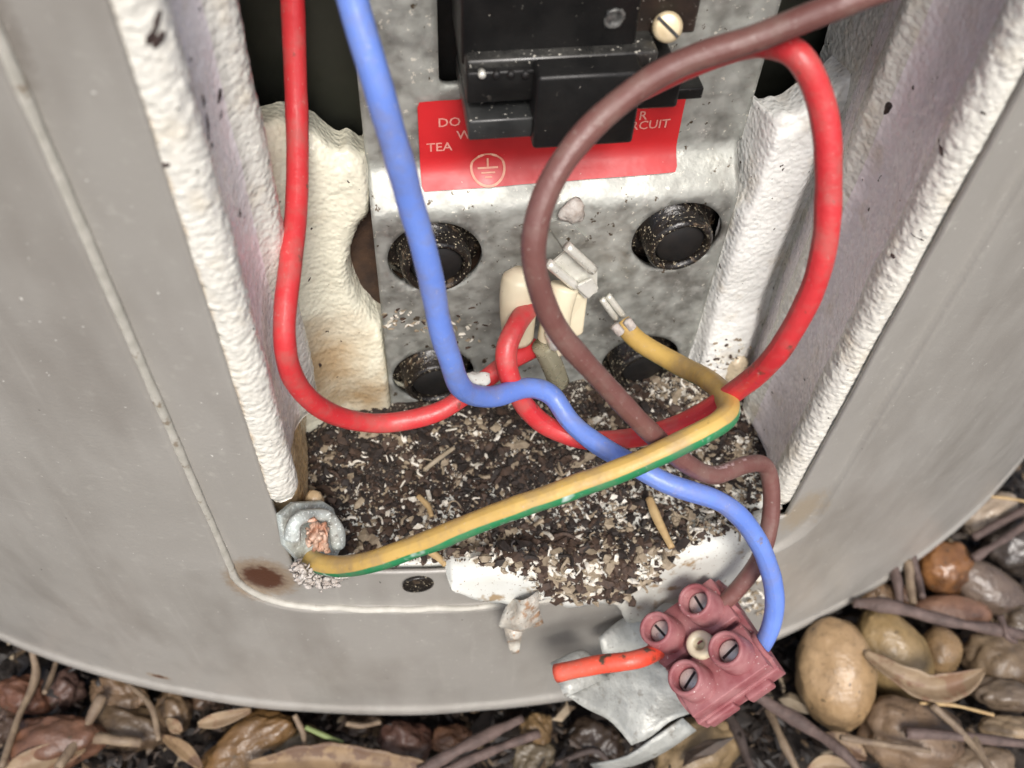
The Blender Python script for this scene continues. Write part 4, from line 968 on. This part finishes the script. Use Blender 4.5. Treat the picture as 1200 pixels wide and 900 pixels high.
def pebble_mat(k, c1, c2, rough):
    mt, nt, b = new_mat('pebble_stone'); v = coords(nt)
    c = mix(nt, rampf(nt, nz(nt, v, .07, 5, .6), .35, .65), c1, c2)
    c = mix(nt, math_(nt, 'MULTIPLY', rampf(nt, nz(nt, v, .35, 5, .7), .5, .75), .55), c, tuple(q * .45 for q in c2))
    c = mix(nt, math_(nt, 'MULTIPLY', rampf(nt, nz(nt, v, .25, 4, .6), .62, .72), .5), c, tuple(min(1, q * 1.5) for q in c1))
    c = mix(nt, rampf(nt, nz(nt, v, .5, 3), .66, .70), c, (.06, .042, .025))
    nt.links.new(c, b.inputs['Base Color'])
    nt.links.new(math_(nt, 'ADD', math_(nt, 'MULTIPLY', nz(nt, v, .3, 4), .35), rough - .32), b.inputs['Roughness'])
    bump(nt, b, math_(nt, 'ADD', nz(nt, v, .18, 4), math_(nt, 'MULTIPLY', nz(nt, v, 1.2, 4), .35)), .55)
    return mt
def heater_push(p, keep):                                   # keep stones out of the base pan
    d = math.hypot(p.x, p.y - R)
    if d < R - 14 + keep and p.z > -30:
        k = (R - 14 + keep) / d; return Vector((p.x * k, R + (p.y - R) * k, p.z))
    return p
for k, (px, py, a, b, ang, c1, c2, zc, rough, lab) in enumerate(PEB):
    p = at_z(px, py, zc); sc1 = F / (p - CAM).dot(CZ); A, B = a / sc1, b / sc1; C_ = max(5.0, min(A, B) * .82)
    ex = CX * math.cos(ang) + CYD * math.sin(ang); ey = CYD * math.cos(ang) - CX * math.sin(ang)
    V = []
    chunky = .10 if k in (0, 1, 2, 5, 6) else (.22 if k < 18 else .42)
    if k >= 18: c1 = tuple(q_ * .68 for q_ in c1); c2 = tuple(q_ * .6 for q_ in c2)  # shade beside and beneath the rim is darkened into these stones' colours
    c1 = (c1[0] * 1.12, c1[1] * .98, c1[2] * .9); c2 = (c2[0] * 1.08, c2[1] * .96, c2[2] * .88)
    for c in ICO:
        h = 1 + .02 * N(c.x, c.y, c.z, 4.5, k) + chunky * N(c.x, c.y, c.z, .9, k * 7.3 + 1) + chunky * .35 * N(c.x, c.y, c.z, 2.6, k * 3.1) + .012 * N(c.x, c.y, c.z, 9, k)
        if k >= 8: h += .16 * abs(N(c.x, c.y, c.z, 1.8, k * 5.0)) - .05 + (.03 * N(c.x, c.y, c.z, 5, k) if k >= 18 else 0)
        q = c * h; V.append(ex * q.x * A + ey * q.y * B + CZ * q.z * C_ + p)
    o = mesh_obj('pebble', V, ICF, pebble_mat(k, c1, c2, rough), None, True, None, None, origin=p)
    tag(o, lab, 'stone', 'stones around the foot of the heater')

# ------------------------------------------------------------------ twigs
M['twig'] = simple('mauve_twig_bark', (.115, .078, .066), (.065, .043, .036), .3, .7, bsc=.9, bd=.25)
M['twigd'] = simple('dark_twig_bark', (.06, .042, .034), (.035, .024, .02), .3, .7, bsc=.9, bd=.25)
M['twigt'] = simple('tan_twig_bark', (.21, .155, .10), (.13, .09, .058), .3, .65, bsc=.9, bd=.2)
M['grass'] = simple('green_blade', (.16, .20, .07), (.12, .15, .05), .3, .6)
TW = [
 ([(1000, 706), (1050, 712), (1110, 728), (1200, 744)], 1.9, 'twig', 6, 'long mauve brown twig lying across the pebbles at the right'),
 ([(1046, 660), (1052, 685), (1055, 715)], 1.3, 'twig', 5, 'upright mauve twig under the rim, leftmost of three'),
 ([(1064, 656), (1067, 685), (1070, 708)], 1.3, 'twigt', 5, 'upright tan brown twig under the rim, middle of three'),
 ([(1068, 650), (1076, 680), (1081, 700)], 1.2, 'twig', 5, 'upright mauve twig under the rim, rightmost of three'),
 ([(880, 812), (940, 848), (985, 880), (1010, 905)], 1.7, 'twig', 1, 'reddish twig running down right from beneath the terminal block'),
 ([(1010, 730), (1075, 612), (1140, 630), (1215, 590)][2:], 1.5, 'twig', 0, 'thick mauve twig at the right edge beside the pale grey pebble'),
 ([(1140, 655), (1170, 636), (1215, 606)], 1.3, 'twig', 2, 'second mauve twig just below the thick one at the right edge'),
 ([(1062, 858), (1120, 862), (1205, 872)], 1.5, 'twig', 2, 'thick brown twig with a knob over the lower right stones'),
 ([(985, 864), (1035, 872), (1090, 880)], .9, 'twigt', 3, 'thin tan twig crossing the broad brown grey stone'),
 ([(1092, 826), (1130, 862), (1165, 905)], 1.0, 'twigt', 5, 'slim straw coloured stem leaning down right below the dry leaf'),
 ([(1078, 824), (1115, 826), (1165, 838)], .5, 'straw', 5, 'fine pale grass stem under the curled leaf'),
 ([(850, 832), (865, 862), (882, 905)], 1.3, 'twigd', -4, 'dark twig standing below the right corner of the terminal block'),
 ([(900, 830), (915, 865), (935, 905)], 1.2, 'twigt', -6, 'brown dead stem below the tan egg shaped pebble'),
 ([(490, 905), (550, 872), (612, 842)], 1.5, 'twig', 0, 'upper of two parallel twigs rising to the yellow brown chip'),
 ([(520, 905), (575, 880), (632, 860)], 1.4, 'twig', -1, 'lower of two parallel twigs rising to the yellow brown chip'),
 ([(38, 762), (42, 792), (22, 840), (2, 900)], 1.1, 'twigt', -1, 'pale bent twig from the rim to the lower left corner'),
 ([(120, 815), (102, 850), (68, 900)], 1.5, 'twigt', 0, 'brown forked twig slanting over the reddish stone'),
 ([(66, 775), (58, 800), (52, 812)], .8, 'twigt', -2, 'short thin twig hanging at the rim beside the pale bent one'),
 ([(150, 800), (178, 830), (186, 868)], .8, 'twigt', -2, 'thin curved twig below the rust mark on the rim'),
 ([(110, 864), (140, 868), (165, 870)], 1.3, 'twigt', -3, 'short pale twig piece lying across the olive brown stone'),
 ([(358, 852), (380, 862), (402, 870)], .7, 'grass', 0, 'short green grass blade under the rim'),
 ([(345, 838), (355, 860), (358, 885)], .8, 'twigt', 0, 'thin curled twig just left of the green blade'),
 ([(405, 848), (425, 850), (446, 846)], .8, 'twigt', -2, 'pale short twig close under the middle of the rim'),
 ([(1160, 582), (1180, 584), (1215, 590)], .5, 'straw', 3, 'fine pale straw crossing the pale grey pebble'),
 ([(1135, 855), (1148, 880), (1160, 905)], 1.2, 'twigt', 3, 'short stout tan twig standing in the lower right corner'),
 ([(960, 700), (985, 698), (1010, 712)], .9, 'twigt', -4, 'small broken twig at the rim left of the long twig'),
 ([(1172, 722), (1180, 745), (1190, 752)], 1.0, 'twig', 5, 'twig spur near the end of the long mauve twig'),
 ([(650, 895), (700, 880), (720, 905)], .9, 'twigd', -8, 'dark twig under the curled edge of the metal tag'),
]
for k, (pts, r, mt, zc, lab) in enumerate(TW):
    rod('twig', lab, 'twig', [at_z(px, py, zc + 1.5 * math.sin(i * 1.7 + k)) for i, (px, py) in enumerate(pts)], r, M[mt], k * 3, 'twigs and stems on the ground', .35, .35)

# ------------------------------------------------------------------ dry leaves
def leaf(label, mid, half, zc, mat, seed, curl=2.0):
    """mid: photo points along the midrib, half: half width in mm"""
    P = spline([at_z(px, py, zc + dz) for (px, py, dz) in mid], 10); V = []; n = len(P); w = 8
    for i, p in enumerate(P):
        t = i / (n - 1); d = (P[min(i + 1, n - 1)] - P[max(i - 1, 0)]).normalized(); up = Vector((.1, -.35, .93)); s = d.cross(up).normalized(); hw = half * (1 + .35 * N(p.x, p.y, p.z, .16, seed)) * (math.sin(math.pi * min(1, t * .96 + .02)) ** .75) + .12
        for j in range(w + 1):
            u = j / w * 2 - 1; V.append(p + s * u * hw + up * (curl * u * u * hw / half + .7 * N(p.x + u * 3, p.y, p.z, .12, seed) - (.25 if abs(u) < .05 else 0)))
    Fc = [(i * (w + 1) + j, i * (w + 1) + j + 1, (i + 1) * (w + 1) + j + 1, (i + 1) * (w + 1) + j) for i in range(n - 1) for j in range(w)]
    o = mesh_obj('dry_leaf', V, Fc, mat, None); so = o.modifiers.new('t', 'SOLIDIFY'); so.thickness = .00035
    return tag(o, label, 'leaf', 'dry leaves on the ground')
M['leaf1'] = simple('dry_leaf_tan', (.26, .19, .115), (.17, .115, .065), .12, .6, dirt=.50, dirt_c=(.16, .09, .05), dsc=.18, bsc=.5, bd=.2)
M['leaf2'] = simple('dry_leaf_brown', (.22, .145, .075), (.13, .08, .042), .12, .6, dirt=.48, dirt_c=(.10, .055, .03), dsc=.2, bsc=.5, bd=.2)
leaf('curled tan dry leaf draped over the yellowish olive pebble', [(1012, 764, 0), (1050, 790, 1), (1085, 806, 0), (1120, 802, 1), (1152, 786, 4)], 3.0, 6, M['leaf1'], 1, 2.2)
leaf('large spotted tan leaf at the bottom edge below the rim', [(290, 896, 0), (370, 890, 1), (450, 898, 1), (540, 915, 0)], 3.6, -2, M['leaf2'], 2, 1.6)
leaf('small pale tan leaf under the rim beneath the rust mark', [(232, 849, 0), (262, 842, 1), (294, 832, 2)], 1.7, -4, M['leaf1'], 3, 1.0)
leaf('pale pinkish leaf in the lower left corner', [(5, 905, 0), (50, 890, 1), (100, 876, 0)], 3.0, -2, M['leaf1'], 4, 1.4)
leaf('pale leaf scrap at the bottom edge right of the metal tag', [(945, 905, 0), (965, 896, 1), (1000, 900, 0)], 2.0, -4, M['leaf1'], 5, 1.0)
leaf('orange brown leaf piece beneath the tan egg shaped pebble', [(960, 862, 0), (990, 872, 1), (1015, 888, 0)], 2.8, -6, M['leaf2'], 6, .8)
leaf('narrow brown leaf between the stones left of the spotted leaf', [(190, 862, 0), (215, 878, 1), (236, 900, 0)], 1.5, -6, M['leaf2'], 7, .8)
leaf('small tan leaf scrap below the knobbly left stone', [(195, 842, 0), (204, 850, .5), (212, 858, 0)], 1.3, -5, M['leaf1'], 8, .6)

# ------------------------------------------------------------------ litter between the stones: bark bits, crumbs, fibres
rnd = random.Random(33); mb = MB()
for k in range(8200):
    t = rnd.uniform(-40, 40); rr = R - 12 + abs(rnd.gauss(0, 1)) * 55
    if rnd.random() < .5:
        px, py = rnd.uniform(-60, 1260), rnd.uniform(560, 960); p = at_z(px, py, GZ + 1.5)
    else: p = Vector((rr * math.sin(math.radians(t)), R - rr * math.cos(math.radians(t)), GZ + 1))
    if math.hypot(p.x, p.y - R) < R - 16: continue
    p.z = GZ + abs(rnd.gauss(0, 1)) * (6.0 if p.x < 60 else 4.0)
    L = rnd.lognormvariate(1.1, .6); L = min(L, 16); W_ = L * rnd.uniform(.12, .6); W_ = min(W_, 4.5)
    chip(mb, p, Vector((0, 0, 1)), L, W_, W_ * rnd.uniform(.3, .8), rnd.choices((0, 1, 2, 3), (.55, .3, .12, .03))[0], rnd)
o = mb.build('leaf_litter', [simple('litter_dark', (.010, .0075, .006), (.022, .016, .012), .3, .6), simple('litter_brown', (.048, .030, .019), (.028, .019, .013), .3, .65), simple('litter_tan', (.13, .088, .05), (.08, .055, .033), .3, .7), simple('litter_pale', (.36, .29, .20), (.26, .2, .13), .3, .7)], None, smooth=False)
tag(o, 'dark leaf litter, bark bits and crumbs between the stones', 'leaf litter', kind='stuff')
